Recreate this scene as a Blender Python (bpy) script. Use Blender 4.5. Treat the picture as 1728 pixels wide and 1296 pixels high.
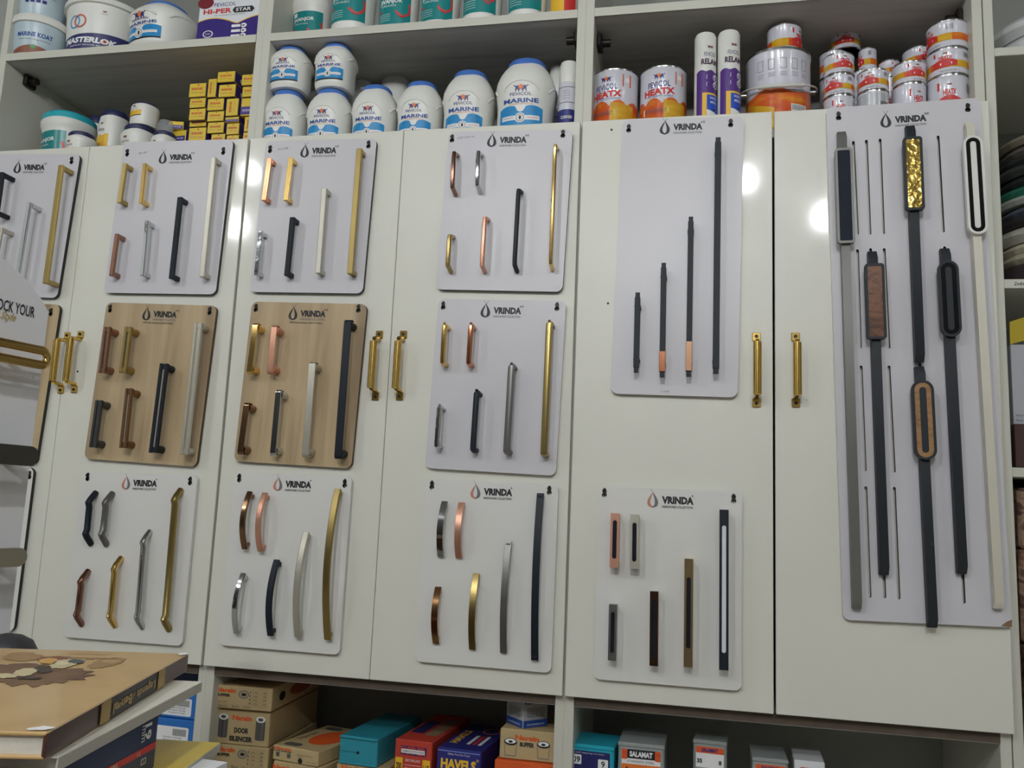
import bpy, bmesh, math, random
from math import sin, cos, pi, radians
from mathutils import Vector, Matrix
random.seed(7)
for o in list(bpy.data.objects): bpy.data.objects.remove(o, do_unlink=True)
scn = bpy.context.scene
COL = scn.collection
# ---------------------------------------------------------------- camera
CAM = Vector((0, -1.75, 1.5)); FPX = 1459.66
RM = ((0.9789812, -0.20365641, -0.01094885), (0.19971153, 0.96813959, -0.15106632), (0.04136564, 0.14570448, 0.98846299))
cd = bpy.data.cameras.new('camera'); cam = bpy.data.objects.new('camera', cd); COL.objects.link(cam)
cd.sensor_fit = 'HORIZONTAL'; cd.sensor_width = 36; cd.lens = FPX/1728*36; cd.clip_start = .02; cd.clip_end = 50
cam.matrix_world = Matrix(((RM[0][0], RM[0][2], -RM[0][1], CAM.x), (RM[1][0], RM[1][2], -RM[1][1], CAM.y), (RM[2][0], RM[2][2], -RM[2][1], CAM.z), (0, 0, 0, 1)))
scn.camera = cam
# ---------------------------------------------------------------- world and exposure
w = bpy.data.worlds.new('world'); scn.world = w; w.use_nodes = True
w.node_tree.nodes['Background'].inputs[0].default_value = (.8, .9, 1, 1); w.node_tree.nodes['Background'].inputs[1].default_value = .05
scn.view_settings.view_transform = 'Standard'; scn.view_settings.look = 'None'
scn.view_settings.exposure = 0.05; scn.view_settings.gamma = 1
try: scn.view_settings.use_curve_mapping = False
except Exception: pass
BULB_E = 176.0            # emission of the bulbs under the ceiling
BULBS = [(.226, -2.09, .6), (-2.51, -2.48, 1.5), (.64, -2.62, 1.0), (-2.04, -1.79, .35), (-1.0, -2.6, 3.0), (1.5, -1.5, .45), (-.09, -3.5, 6.5), (-.5, -1.1, .1)]  # first half read from door highlights, second half added as fill light

def ray(px, py):
    u, v = (px-864)/FPX, -(py-648)/FPX
    return Vector([r[0]*u + r[1] + r[2]*v for r in RM])
def W(px, py, y=0.0):
    d = ray(px, py); return CAM + d*((y-CAM.y)/d.y)
def D(px, py, z):
    d = ray(px, py); return CAM + d*((z-CAM.z)/d.z)

# ---------------------------------------------------------------- materials
def lin(c): return tuple(((x/255)/12.92 if x/255 <= .04045 else ((x/255+.055)/1.055)**2.4) for x in c)
MATS = {}
def mat(name, rgb=(200, 200, 200), rough=.5, metal=0, coat=0, emit=0, bump=0, bscale=60, alpha=1, var=0, vscale=8, trans=0, spec=.5):
    if name in MATS: return MATS[name]
    m = bpy.data.materials.new(name); m.use_nodes = True; nt = m.node_tree; b = nt.nodes['Principled BSDF']
    c = lin(rgb)
    b.inputs['Base Color'].default_value = (*c, 1); b.inputs['Roughness'].default_value = rough; b.inputs['Metallic'].default_value = metal
    b.inputs['Coat Weight'].default_value = coat; b.inputs['Coat Roughness'].default_value = .08; b.inputs['Specular IOR Level'].default_value = spec
    if trans: b.inputs['Transmission Weight'].default_value = trans
    if alpha < 1: b.inputs['Alpha'].default_value = alpha
    if emit:
        b.inputs['Emission Color'].default_value = (*c, 1); b.inputs['Emission Strength'].default_value = emit
    tc = nt.nodes.new('ShaderNodeTexCoord')
    if var:
        n = nt.nodes.new('ShaderNodeTexNoise'); n.inputs['Scale'].default_value = vscale; n.inputs['Detail'].default_value = 5
        nt.links.new(tc.outputs['Object'], n.inputs['Vector'])
        mx = nt.nodes.new('ShaderNodeMix'); mx.data_type = 'RGBA'
        mx.inputs[6].default_value = (*[x*(1-var) for x in c], 1); mx.inputs[7].default_value = (*[min(1, x*(1+var)) for x in c], 1)
        nt.links.new(n.outputs['Fac'], mx.inputs[0]); nt.links.new(mx.outputs[2], b.inputs['Base Color'])
    if bump:
        n = nt.nodes.new('ShaderNodeTexNoise'); n.inputs['Scale'].default_value = bscale; n.inputs['Detail'].default_value = 2
        nt.links.new(tc.outputs['Object'], n.inputs['Vector'])
        bp = nt.nodes.new('ShaderNodeBump'); bp.inputs['Strength'].default_value = bump; bp.inputs['Distance'].default_value = .002
        nt.links.new(n.outputs['Fac'], bp.inputs['Height']); nt.links.new(bp.outputs[0], b.inputs['Normal'])
    MATS[name] = m
    return m
def streak(name, stops, scale, rough=.5, detail=6, dist=0, metal=0, coat=0):
    if name in MATS: return MATS[name]
    m = mat(name, stops[0][1], rough, metal, coat); nt = m.node_tree; b = nt.nodes['Principled BSDF']
    tc = nt.nodes.new('ShaderNodeTexCoord'); mp = nt.nodes.new('ShaderNodeMapping'); mp.inputs['Scale'].default_value = scale
    n = nt.nodes.new('ShaderNodeTexNoise'); n.inputs['Scale'].default_value = 1; n.inputs['Detail'].default_value = detail; n.inputs['Distortion'].default_value = dist
    r = nt.nodes.new('ShaderNodeValToRGB'); e = r.color_ramp.elements
    while len(e) < len(stops): e.new(.5)
    for q, (p, c) in zip(e, stops): q.position = p; q.color = (*lin(c), 1)
    nt.links.new(tc.outputs['Object'], mp.inputs[0]); nt.links.new(mp.outputs[0], n.inputs['Vector']); nt.links.new(n.outputs['Fac'], r.inputs[0]); nt.links.new(r.outputs[0], b.inputs['Base Color'])
    return m
DOOR = mat('gloss_door_laminate', (224, 223, 212), .4, coat=.8, bump=.015, bscale=9, var=.03, vscale=3, spec=.45)
CARC = mat('carcass_laminate', (205, 204, 192), .4, bump=.1, bscale=40, var=.06, vscale=7)
INNER = mat('carcass_inner_laminate', (150, 152, 146), .5, var=.08, vscale=9)
UNDER = streak('shelf_underside_grain', [(.3, (178, 176, 172)), (.55, (196, 193, 187)), (.75, (170, 168, 165))], (2, 30, 30), .6)
EDGE = mat('raw_panel_edge', (88, 76, 64), .8, var=.3, vscale=40)
BWH = mat('display_board_white', (206, 204, 209), .35, bump=.06, bscale=160)
BWH2 = mat('display_board_warm_white', (222, 221, 217), .32, bump=.05, bscale=160)
BEDGE = mat('board_black_edge', (26, 27, 28), .5)
WOODB = streak('oak_laminate', [(.25, (132, 112, 84)), (.44, (176, 154, 120)), (.56, (192, 170, 134)), (.72, (150, 128, 98))], (12, 12, 1.1), .45, 8, .4)
INK = mat('black_print', (26, 28, 32), .5)
GREYINK = mat('grey_print', (112, 112, 116), .5)
CORAL = mat('coral_print', (196, 128, 104), .5)
GOLD = mat('polished_gold', (226, 192, 120), .14, 1)
AGOLD = mat('antique_gold', (164, 144, 92), .32, 1, bump=.05, bscale=300)
COPPER = mat('polished_copper', (206, 140, 104), .13, 1)
ROSEB = mat('rose_brown_metal', (150, 112, 96), .18, 1)
ROSE = mat('satin_rose_gold', (214, 160, 136), .38, .75)
CHROME = mat('chrome', (196, 198, 200), .07, 1, bump=.25, bscale=45)
BLACK = mat('satin_black', (25, 31, 40), .5, spec=.3)
SILVER = mat('satin_silver', (190, 186, 172), .4, .7)
GREYM = mat('gunmetal_grey', (118, 116, 113), .38, .7)
DGREY = mat('charcoal_metal', (66, 68, 70), .4, .5)
BRASS = mat('door_brass', (206, 172, 96), .2, 1)
DARKB = mat('bronze_metal', (134, 104, 80), .2, 1)
SCREW = mat('dark_screw', (40, 36, 32), .4, .6)
WHITE = mat('white_plastic', (228, 228, 222), .38, bump=.03, bscale=20)
PAPER = mat('white_label', (226, 228, 232), .25)
# ---------------------------------------------------------------- mesh building
def tmp_mesh(cu):
    o = bpy.data.objects.new('t', cu); COL.objects.link(o)
    dg = bpy.context.evaluated_depsgraph_get(); e = o.evaluated_get(dg); me = e.to_mesh()
    vs = [tuple(v.co) for v in me.vertices]; fs = [tuple(p.vertices) for p in me.polygons]
    e.to_mesh_clear(); bpy.data.objects.remove(o, do_unlink=True); bpy.data.curves.remove(cu)
    return vs, fs
TC = {}
def glyphs(s, bold=0, shear=0):
    k = (s, bold, shear)
    if k not in TC:
        cu = bpy.data.curves.new('t', 'FONT'); cu.body = s; cu.size = 1; cu.offset = bold; cu.shear = shear; cu.resolution_u = 2; cu.fill_mode = 'FRONT'
        vs, fs = tmp_mesh(cu)
        xs = [v[0] for v in vs] or [0]; ys = [v[1] for v in vs] or [0]
        x0, x1, y0, y1 = min(xs), max(xs), min(ys), max(ys)
        TC[k] = ([((v[0]-(x0+x1)/2), (v[1]-(y0+y1)/2)) for v in vs], fs, x1-x0, y1-y0)
    return TC[k]
def fill2d(polys):
    cu = bpy.data.curves.new('t', 'CURVE'); cu.dimensions = '2D'; cu.fill_mode = 'BOTH'
    for p in polys:
        sp = cu.splines.new('POLY'); sp.points.add(len(p)-1); sp.use_cyclic_u = True
        for q, c in zip(sp.points, p): q.co = (c[0], c[1], 0, 1)
    vs, fs = tmp_mesh(cu)
    return [(v[0], v[1]) for v in vs], fs
def rrect(x0, x1, z0, z1, r, n=5):
    out = []
    for cx, cz, a in ((x1-r, z1-r, 0), (x0+r, z1-r, 90), (x0+r, z0+r, 180), (x1-r, z0+r, 270)):
        for i in range(n+1):
            t = radians(a+90*i/n); out.append((cx+r*cos(t), cz+r*sin(t)))
    return out
def circ(cx, cz, r, n=20, ry=None):
    return [(cx+r*cos(2*pi*i/n), cz+(ry or r)*sin(2*pi*i/n)) for i in range(n)]
class MB:
    def __init__(s): s.v = []; s.f = []; s.k = []; s.m = []
    def idx(s, m):
        if m not in s.m: s.m.append(m)
        return s.m.index(m)
    def add(s, vs, fs, m, T=None):
        n = len(s.v)
        s.v += [tuple(T @ Vector(v)) if T else tuple(v) for v in vs]
        s.f += [tuple(i+n for i in f) for f in fs]; s.k += [s.idx(m)]*len(fs)
        return s
    def box(s, x0, x1, y0, y1, z0, z1, m, r=0, T=None, seg=1):
        x0, x1 = min(x0, x1), max(x0, x1); y0, y1 = min(y0, y1), max(y0, y1); z0, z1 = min(z0, z1), max(z0, z1)
        if not r:
            vs = [(x, y, z) for x in (x0, x1) for y in (y0, y1) for z in (z0, z1)]
            fs = [(0, 1, 3, 2), (4, 6, 7, 5), (0, 4, 5, 1), (2, 3, 7, 6), (0, 2, 6, 4), (1, 5, 7, 3)]
        else:
            bm = bmesh.new(); bmesh.ops.create_cube(bm, size=1)
            for v in bm.verts: v.co = ((x0+x1)/2+v.co.x*(x1-x0), (y0+y1)/2+v.co.y*(y1-y0), (z0+z1)/2+v.co.z*(z1-z0))
            r = min(r, .45*min(x1-x0, y1-y0, z1-z0))
            bmesh.ops.bevel(bm, geom=bm.edges[:], offset=r, segments=seg, affect='EDGES', profile=.5)
            vs = [tuple(v.co) for v in bm.verts]; fs = [tuple(v.index for v in f.verts) for f in bm.faces]
            bm.free()
        return s.add(vs, fs, m, T)
    def lathe(s, prof, m, n=32, ex=2.0, T=None, th0=0):
        vs = []; fs = []
        for r, z in prof:
            for i in range(n):
                t = 2*pi*i/n; q = (abs(sin(t))**ex+abs(cos(t))**ex)**(-1/ex)
                vs.append((r*q*sin(t), -r*q*cos(t), z))
        for j in range(len(prof)-1):
            for i in range(n):
                a = j*n+i; b = j*n+(i+1) % n; fs.append((a, b, b+n, a+n))
        fs.append(tuple(range(n))); fs.append(tuple(range((len(prof)-1)*n, len(prof)*n)))
        return s.add(vs, fs, m, T)
    def cyl(s, p0, p1, r, m, n=16, r2=None, cap=True):
        p0, p1 = Vector(p0), Vector(p1); d = p1-p0
        q = d.to_track_quat('Z', 'Y').to_matrix().to_4x4(); T = Matrix.Translation(p0) @ q
        return s.lathe([(r, 0), (r if r2 is None else r2, d.length)], m, n, T=T)
    def sweep(s, path, sec, m, T=None, closed=False):
        # path: (y,z) points in the plane x=0; sec: (x, n) offsets, n along the left normal of the path
        vs = []; fs = []; N = len(sec); P = [Vector(p) for p in path]; L = len(P)
        for i, p in enumerate(P):
            if closed: d0 = (p-P[i-1]).normalized(); d1 = (P[(i+1) % L]-p).normalized()
            else:
                d0 = (p-P[i-1]).normalized() if i else (P[1]-P[0]).normalized(); d1 = (P[i+1]-p).normalized() if i < L-1 else d0
            n0 = Vector((-d0.y, d0.x)); n1 = Vector((-d1.y, d1.x)); nn = (n0+n1).normalized(); k = 1/max(.35, nn.dot(n0))
            for a, b in sec:
                c = p+nn*b*k; vs.append((a, c.x, c.y))
        for j in range(L if closed else L-1):
            for i in range(N):
                a = j*N+i; b = j*N+(i+1) % N; c = ((j+1) % L)*N+(i+1) % N; d = ((j+1) % L)*N+i; fs.append((a, b, c, d))
        if not closed: fs += [tuple(range(N)), tuple(range((L-1)*N, L*N))]
        return s.add(vs, fs, m, T)
    def tube(s, pts, r, m, n=8):
        P = [Vector(p) for p in pts]; vs = []; fs = []; up = Vector((.13, .27, .95))
        for i, p in enumerate(P):
            d = (P[min(i+1, len(P)-1)]-P[max(i-1, 0)]).normalized(); a = d.cross(up).normalized(); b = d.cross(a)
            for k in range(n): t = 2*pi*k/n; vs.append(p+a*r*cos(t)+b*r*sin(t))
        for j in range(len(P)-1):
            for i in range(n): a = j*n+i; b = j*n+(i+1) % n; fs.append((a, b, b+n, a+n))
        fs += [tuple(range(n)), tuple(range((len(P)-1)*n, len(P)*n))]
        return s.add(vs, fs, m)
    def plate(s, polys, y0, y1, m, ms=None, T=None, mh=None):   # XZ outlines (first outer, rest holes), y0 front .. y1 back
        v2, f2 = fill2d(polys)
        s.add([(a, y0, b) for a, b in v2], f2, m, T); s.add([(a, y1, b) for a, b in v2], f2, m, T)
        for j, p in enumerate(polys):
            n = len(p); s.add([(a, y0, b) for a, b in p]+[(a, y1, b) for a, b in p], [(i, (i+1) % n, n+(i+1) % n, n+i) for i in range(n)], (mh if j and mh else ms) or m, T)
        return s
    def put(s, vs2, fs, fn, m): return s.add([fn(a, b) for a, b in vs2], fs, m)
    def shape(s, polys, fn, m): v, f = fill2d(polys); return s.put(v, f, fn, m)
    def text(s, t, cu, cv, h, fn, m, w=None, bold=.0, shear=0, rot=0):
        vs, fs, tw, th = glyphs(t, bold, shear)
        if not fs: return s
        sy = h/th; sx = (w/tw) if w else sy; c, q = cos(rot), sin(rot)
        return s.put([(cu+a*sx*c-b*sy*q, cv+a*sx*q+b*sy*c) for a, b in vs], fs, fn, m)
    def patch(s, u0, u1, v0, v1, fn, m, nu=12, top=None, bot=None):
        vs = []; fs = []
        for i in range(nu+1):
            u = u0+(u1-u0)*i/nu; t = i/nu
            vs += [fn(u, bot(t) if bot else v0), fn(u, top(t) if top else v1)]
        for i in range(nu): fs.append((2*i, 2*i+2, 2*i+3, 2*i+1))
        return s.add(vs, fs, m)
    def build(s, name, parent=None, loc=(0, 0, 0), rz=0, ry=0, sharp=35):
        me = bpy.data.meshes.new(name); me.from_pydata([tuple(v) for v in s.v], [], s.f); me.update()
        for m in s.m: me.materials.append(m)
        me.polygons.foreach_set('material_index', s.k)
        bm = bmesh.new(); bm.from_mesh(me); bmesh.ops.recalc_face_normals(bm, faces=bm.faces[:]); bm.to_mesh(me); bm.free()
        me.polygons.foreach_set('use_smooth', [True]*len(me.polygons)); me.set_sharp_from_angle(angle=radians(sharp))
        o = bpy.data.objects.new(name, me); COL.objects.link(o); o.location = loc; o.rotation_euler = (0, ry, rz)
        if parent: o.parent = parent
        return o
def flat(eps=-.0004, y=0.0, ox=0, oz=0):
    return lambda a, b: (ox+a, y+eps, oz+b)
def onface(O, U, V, eps=.0004):
    O, U, V = Vector(O), Vector(U).normalized(), Vector(V).normalized(); N = U.cross(V)
    return lambda a, b: O+U*a+V*b+N*eps
def around(Rf, th0=0, ex=2.0, eps=.0005):
    def fn(a, b):
        R = Rf(b) if callable(Rf) else Rf
        t = th0+a/R; q = (abs(sin(t))**ex+abs(cos(t))**ex)**(-1/ex)
        return ((R*q+eps)*sin(t), -(R*q+eps)*cos(t), b)
    return fn
def tag(o, label=None, cat=None, group=None, kind=None):
    if label: o['label'] = label
    if cat: o['category'] = cat
    if group: o['group'] = group
    if kind: o['kind'] = kind
    return o
def thing(name, label, cat, loc=(0, 0, 0), rz=0, group=None, ry=0):
    o = bpy.data.objects.new(name, None); COL.objects.link(o); o.empty_display_size = .05
    o.location = loc; o.rotation_euler = (0, ry, rz)
    return tag(o, label, cat, group)
# ---------------------------------------------------------------- room shell
RX0, RX1, RY0, RY1, RZ = -3.3, 2.6, -4.0, .47, 3.12
WALLM = mat('wall_paint', (176, 178, 172), .8, var=.05, vscale=2); CEILM = mat('ceiling_paint', (168, 168, 165), .8)
FLOORM = mat('floor_tile', (200, 192, 180), .35, var=.15, vscale=5)
for nm, b, m in (('floor', (RX0, RX1, RY0, RY1, -.05, 0), FLOORM), ('ceiling', (RX0, RX1, RY0, RY1, RZ, RZ+.05), CEILM),
                 ('wall_back', (RX0, RX1, RY1, RY1+.05, 0, RZ), WALLM), ('wall_front', (RX0, RX1, RY0-.05, RY0, 0, RZ), mat('far_wall_paint', (70, 68, 66), .8)),
                 ('wall_left', (RX0-.05, RX0, RY0, RY1, 0, RZ), WALLM), ('wall_right', (RX1, RX1+.05, RY0, RY1, 0, RZ), WALLM)):
    tag(MB().box(*b, m).build(nm), kind='structure')
BULBM = mat('lit_bulb', (250, 253, 255), .4, emit=BULB_E)
for i, (x, y, s_) in enumerate(BULBS):
    t = thing('ceiling_or_fill_bulb', 'round white LED bulb in a short ceiling holder, out of frame', 'light', (x, y, RZ), group='LED bulbs on the ceiling')
    bm_ = BULBM if s_ == 1 else mat('lit_bulb_%d' % i, (250, 253, 255), .4, emit=BULB_E*s_)
    MB().lathe([(.028, 0), (.028, -.035), (.018, -.05)], WHITE, 20).build('bulb_holder', t)
    MB().lathe([(.017, -.05), (.036, -.075), (.042, -.1), (.036, -.125), (.02, -.14), (.003, -.145)], bm_, 20).build('globe', t)

# ---------------------------------------------------------------- cabinets
ZB, ZT, DT = 1.147, 2.338, .018
SH = 2.612           # top of the upper shelf
def door(parent, x0, x1, g0, g1):
    return MB().box(x0+g0, x1-g1, 0, DT, ZB, ZT, DOOR, .0012).build('door', parent)
def foot_handle(parent, f0, f1, b0, b1):
    F0, F1 = W(*f0), W(*f1); B0, B1 = W(*b0, -.036), W(*b1, -.036)
    x = (F0.x+F1.x)/2; m = MB(); n = 14
    for F, B, sg in ((F0, B0, 1), (F1, B1, -1)):
        m.box(x-.008, x+.008, -.004, 0, F.z-.0085, F.z+.0085, BRASS, .001)
        m.cyl((x, -.0048, F.z+sg*.001), (x, -.003, F.z+sg*.001), .0035, SCREW, 12)
        m.cyl((x, 0, F.z-sg*.011), (x, -.030, F.z-sg*.014), .0048, BRASS, 12)
    m.lathe([(.005, 0), (.0080, .0015), (.0080, B0.z-B1.z-.0015), (.005, B0.z-B1.z)], BRASS, 20, T=Matrix.Translation((x, -.032, B1.z)))
    return m.build('handle', parent)
def clip_part(parent, x, y, z, sx):
    m = MB(); m.box(x, x+sx*.012, y-.02, y+.02, z-.03, z, SCREW, .003); m.cyl((x+sx*.012, y, z-.015), (x+sx*.03, y, z-.015), .009, SCREW, 12)
    return m.build('shelf_clip', parent)
def bay(label, x0, x1, doors, tp=.019, bp=.019, x0b=None, mid=True):
    t = thing('wall_cabinet', label, 'cabinet', ((x0+x1)/2, 0, 0), group='white wall cabinets')
    t.location = (0, 0, 0)
    DEP = .40; y0 = DT+.002
    for x, nm in ((x0, 'side_panel'), (x1-tp, 'side_panel')):
        m = MB(); m.box(x, x+tp, y0, DEP, .55, 3.05, CARC, .001); m.build(nm, t)
    MB().box(x0+tp, x1-tp, DEP, DEP+.012, .55, 3.05, INNER).build('back_panel', t)
    m = MB().box(x0+tp, x1-tp, y0, DEP, SH-.02, SH, UNDER); m.box(x0+tp, x1-tp, y0-.001, y0+.002, SH-.02, SH, CARC); m.build('upper_shelf', t)
    m = MB().box(x0+tp, x1-tp, y0, DEP, 3.03, 3.05, UNDER); m.build('top_panel', t)
    MB().box(x0+tp, x1-tp, y0, DEP, ZT-.048, ZT-.0302, CARC).build('cabinet_top', t)
    m = MB().box(x0+tp, x1-tp, y0, DEP, ZB-.022, ZB-.002, UNDER); m.box(x0+tp, x1-tp, y0-.001, y0+.003, ZB-.021, ZB-.002, EDGE); m.build('cabinet_floor', t)
    MB().box(x0+tp, x1-tp, y0, DEP, .862, .88, CARC).build('lower_shelf', t)
    ds = [door(t, *d) for d in doors]
    return t, ds
t1_, d1_ = bay('white two-door cabinet bay at the left edge, behind the display stand and books', -1.758, -1.019, ((-1.752, -1.445, .002, .0006), (-1.445, -1.020, .0006, .003)))
t2_, d2_ = bay('white two-door cabinet bay in the middle, under the marine jars', -1.019, -.2395, ((-1.020, -.641, .003, .0006), (-.641, -.2395, .0006, .0025)))
t3_, d3_ = bay('white two-door cabinet bay at the right, with the large slotted board on it', -.2395, .566, ((-.2395, .158, .0025, .0022), (.158, .5665, .0022, .001)))
foot_handle(d1_[0], (114, 567), (104, 658), (102, 572), (93, 643))
foot_handle(d1_[1], (137, 565), (126, 657), (123, 569), (112, 643))
foot_handle(d2_[0], (641, 565), (633.5, 669), (637, 574), (632, 655))
foot_handle(d2_[1], (680.5, 565), (675.5, 669), (677, 574), (674, 656))
foot_handle(d3_[0], (1275.5, 569), (1277, 680), (1276, 575), (1279, 666))
foot_handle(d3_[1], (1342, 569), (1343, 680), (1346, 576), (1347, 667))
clip_part(t1_, -1.739, .1, SH-.022, 1); clip_part(t2_, -.2585, .07, SH-.03, -1); clip_part(t3_, -.2205, .09, SH-.03, 1); clip_part(t3_, .547, .09, SH-.03, -1)
# small drill holes on the doors
for p, d in (((1026, 512), d3_[0]), ((131, 627), d1_[1]), ((1032, 219), d3_[0])):
    q = W(*p); MB().cyl((q.x, -.0006, q.z), (q.x, .002, q.z), .0025, SCREW, 10).build('screw_hole', d)

# right-hand shelving unit
ru = thing('shelving_unit', 'open white shelving unit at the right edge holding coils and a white carton', 'shelf')
MB().box(.568, .586, .02, .40, 0, 3.05, CARC, .001).build('side_panel', ru)
MB().box(1.25, 1.268, .02, .40, 0, 3.05, CARC, .001).build('side_panel', ru)
MB().box(.586, 1.25, .40, .412, 0, 3.05, INNER).build('back_panel', ru)
for z in (2.459, 1.981, 1.62, .9, 3.05):
    MB().box(.586, 1.25, .02, .40, z-.018, z, CARC, .001).build('shelf', ru)
q = W(1719, 487, .02)
m = MB(); m.text('2x6x2', q.x+.004, 1.972, .007, flat(y=.0195), INK, shear=.3); m.build('pencil_mark', ru)

# ---------------------------------------------------------------- display boards
def droplet(cx, cz, s):
    n = 14; L = []; Rr = []
    for i in range(n+1):
        t = i/n; a = sin(pi*t**.75)*.30*s if t < 1 else 0
        z = cz-.5*s+t*s
        L.append((cx-a, z)); Rr.append((cx+a, z))
    return L, Rr
def logo(m, cx, cz, s, y, color, sub=True, wood=False):
    # droplet mark: two crescents leaning together, then the name
    f = flat(y=y)
    h = .030*s
    dx = cx-.034*s
    def cres(sg, o, i, mt):
        pts = [(dx+sg*o*h*sin(pi*(k/12)**.62)**.9, cz-h/2+h*k/12) for k in range(13)]
        ins = [(dx+sg*i*h*sin(pi*(k/12)**.62)**1.1, cz-h/2+.10*h+h*.86*k/12) for k in range(12, -1, -1)]
        m.shape([pts+ins], f, mt)
    cres(-1, .36, .17, CORAL if color else INK); cres(1, .34, .12, GREYINK if color else INK)
    k1 = .0007*s
    m.shape([[(dx+.001, cz+h*.42), (dx+.002, cz+h*.42), (dx-.0045*s, cz+h*.72), (dx-.0052*s, cz+h*.72)]], f, GREYINK if color else INK)
    if not color: m.shape([[(dx-.001, cz+h*.42), (dx, cz+h*.42), (dx+.0055*s, cz+h*.74), (dx+.0048*s, cz+h*.74)]], f, INK)
    m.text('VRINDA', cx+.013*s, cz+.001*s, .0145*s, f, INK, w=.060*s, bold=.058)
    m.shape([[(cx+.040*s, cz+.0085*s), (cx+.0425*s, cz+.0095*s), (cx+.0405*s, cz+.0125*s), (cx+.0395*s, cz+.0115*s)]], f, INK)
    if not color: m.text('®', cx+.0455*s, cz+.0105*s, .0055*s, f, INK)
    m.text('HARDWARE COLLECTION', cx+.0125*s, cz-.0118*s, .0048*s, f, INK if color else GREYINK, w=.058*s, bold=.02)
    if wood: m.text('100% Pure Stainless Steel Products', cx-.002*s, cz-.0195*s, .0042*s, f, INK, w=.078*s, bold=.01)
BOARDS = {}
def board(key, c4, logo_px, keys, front, edge, label, color=False, s=1.0, slots=(), th=.009, rad=.014, wood=False, lrot=False):
    yf = -.002-th
    P = [W(*p, yf) for p in c4]
    cx = sum(p.x for p in P)/4; cz = sum(p.z for p in P)/4
    wdt = ((P[1]-P[0]).length+(P[2]-P[3]).length)/2; hgt = ((P[3]-P[0]).length+(P[2]-P[1]).length)/2
    ang = math.atan2(P[1].z-P[0].z+P[2].z-P[3].z, P[1].x-P[0].x+P[2].x-P[3].x)
    if abs(ang) < .012: ang = ang*.6
    R = Matrix.Rotation(-ang, 4, 'Y')
    inv = (Matrix.Translation((cx, 0, cz)) @ R).inverted()
    t = thing('display_board', label, 'display board', (cx, -.002, cz), group='handle display boards'); t.rotation_euler = (0, -ang, 0)
    def loc(px, y=yf): v = inv @ W(*px, y); return v.x, v.z
    holes = []
    for kp in keys:
        x, z = loc(kp)
        holes.append(circ(x, z-.004, .0052, 14)); holes.append(circ(x, z+.0068, .0034, 10))
    for a, b in slots:
        (xa, za), (xb, zb) = loc(a), loc(b)
        d = Vector((xb-xa, zb-za)); ln = d.length; u = d.normalized(); n = Vector((-u.y, u.x))*.0026
        pts = []
        for kk in range(7): an = pi*kk/6; pts.append(Vector((xa, za))+n*cos(an)-u*.0026*sin(an))
        for kk in range(7): an = pi*kk/6; pts.append(Vector((xb, zb))-n*cos(an)+u*.0026*sin(an))
        holes.append([(p.x, p.y) for p in pts])
    MB().plate([rrect(-wdt/2, wdt/2, -hgt/2, hgt/2, rad)]+holes, -th, 0, front, edge, mh=BEDGE).build('panel', t, sharp=30)  # cut walls black, so shade inside keyholes and slots is painted in
    for i, kp in enumerate(keys):
        x, z = loc(kp)
        m = MB(); m.cyl((x, -th-.001, z+.004), (x, .0015, z+.004), .0022, SCREW, 10); m.cyl((x, -th-.0025, z+.004), (x, -th-.001, z+.004), .0042, SCREW, 12); m.build('hanging_nail', t)
    m = MB(); x, z = loc(logo_px)
    logo(m, x, z, s, -th, color, wood=wood); m.build('printed_logo', t)
    BOARDS[key] = (t, yf, ang, loc, th)
    return t
K = lambda *a: a
board('t0', [(-64, 258), (131, 262), (101, 501), (-95, 497)], (50, 283), [(121, 271)], BWH, BEDGE, 'white handle board at the left frame edge, top row, partly behind the stand')
board('t1', [(206, 240), (393, 235), (365, 497), (178, 494)], (297, 266), [(215, 258), (377, 255)], BWH, BEDGE, 'white handle board under the yellow cartons, with a pale bar at its right')
board('t2', [(447, 237), (632, 235), (616, 494), (423, 494)], (538, 255), [(456, 252), (622, 244)], BWH, BEDGE, 'white handle board under the small marine jars, copper handle at top left')
board('t3', [(755, 221), (965, 220), (951, 491), (738, 490)], (856, 237), [(763, 234), (950, 226)], BWH, BEDGE, 'white handle board in the top row, right one of four, with long thin gold handle')
board('w0', [(-100, 505), (98, 516), (64, 782), (-135, 770)], (0, 540), [(86, 527)], WOODB, BEDGE, 'wood-grain handle board at the left edge, almost hidden by the white display stand')
board('w1', [(176, 510), (364, 516), (333, 788), (146, 774)], (270, 531), [(186, 521), (354, 525)], WOODB, EDGE, 'wood-grain handle board on the left, with paired-bar handles and a tall silver one', wood=True)
board('w2', [(424, 508), (616, 514), (596, 790), (396, 779)], (519, 530), [(432, 520), (605, 521)], WOODB, EDGE, 'wood-grain handle board, the right one, with flat straps and a tall black handle', wood=True)
board('m3', [(738, 504), (953, 508), (940, 803), (719, 790)], (846, 525), [(748, 516), (940, 518)], BWH, BWH2, 'white handle board in the middle row, right of the two wood-grain boards')
board('b0', [(-135, 782), (64, 790), (16, 1066), (-160, 1050)], (-30, 810), [(50, 802)], BWH2, BEDGE, 'white handle board at lower left, only its right strip visible beside the stand')
board('b1', [(138, 796), (334, 802), (306, 1090), (108, 1075)], (236, 816), [(148, 805), (321, 812)], BWH2, BWH2, 'white handle board in the bottom row with six bent tube handles', color=True, rad=.012)
board('b2', [(395, 797), (593, 804), (573, 1106), (371, 1088)], (494, 818), [(404, 807), (582, 816)], BWH2, BWH2, 'white handle board in the bottom row with six curved bow handles', color=True, rad=.012)
board('b3', [(720, 809), (942, 816), (930, 1138), (701, 1114)], (830, 831), [(729, 819), (927, 828)], BWH2, BWH2, 'white handle board in the bottom row with six flat arched strip handles', color=True, rad=.012)
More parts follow.
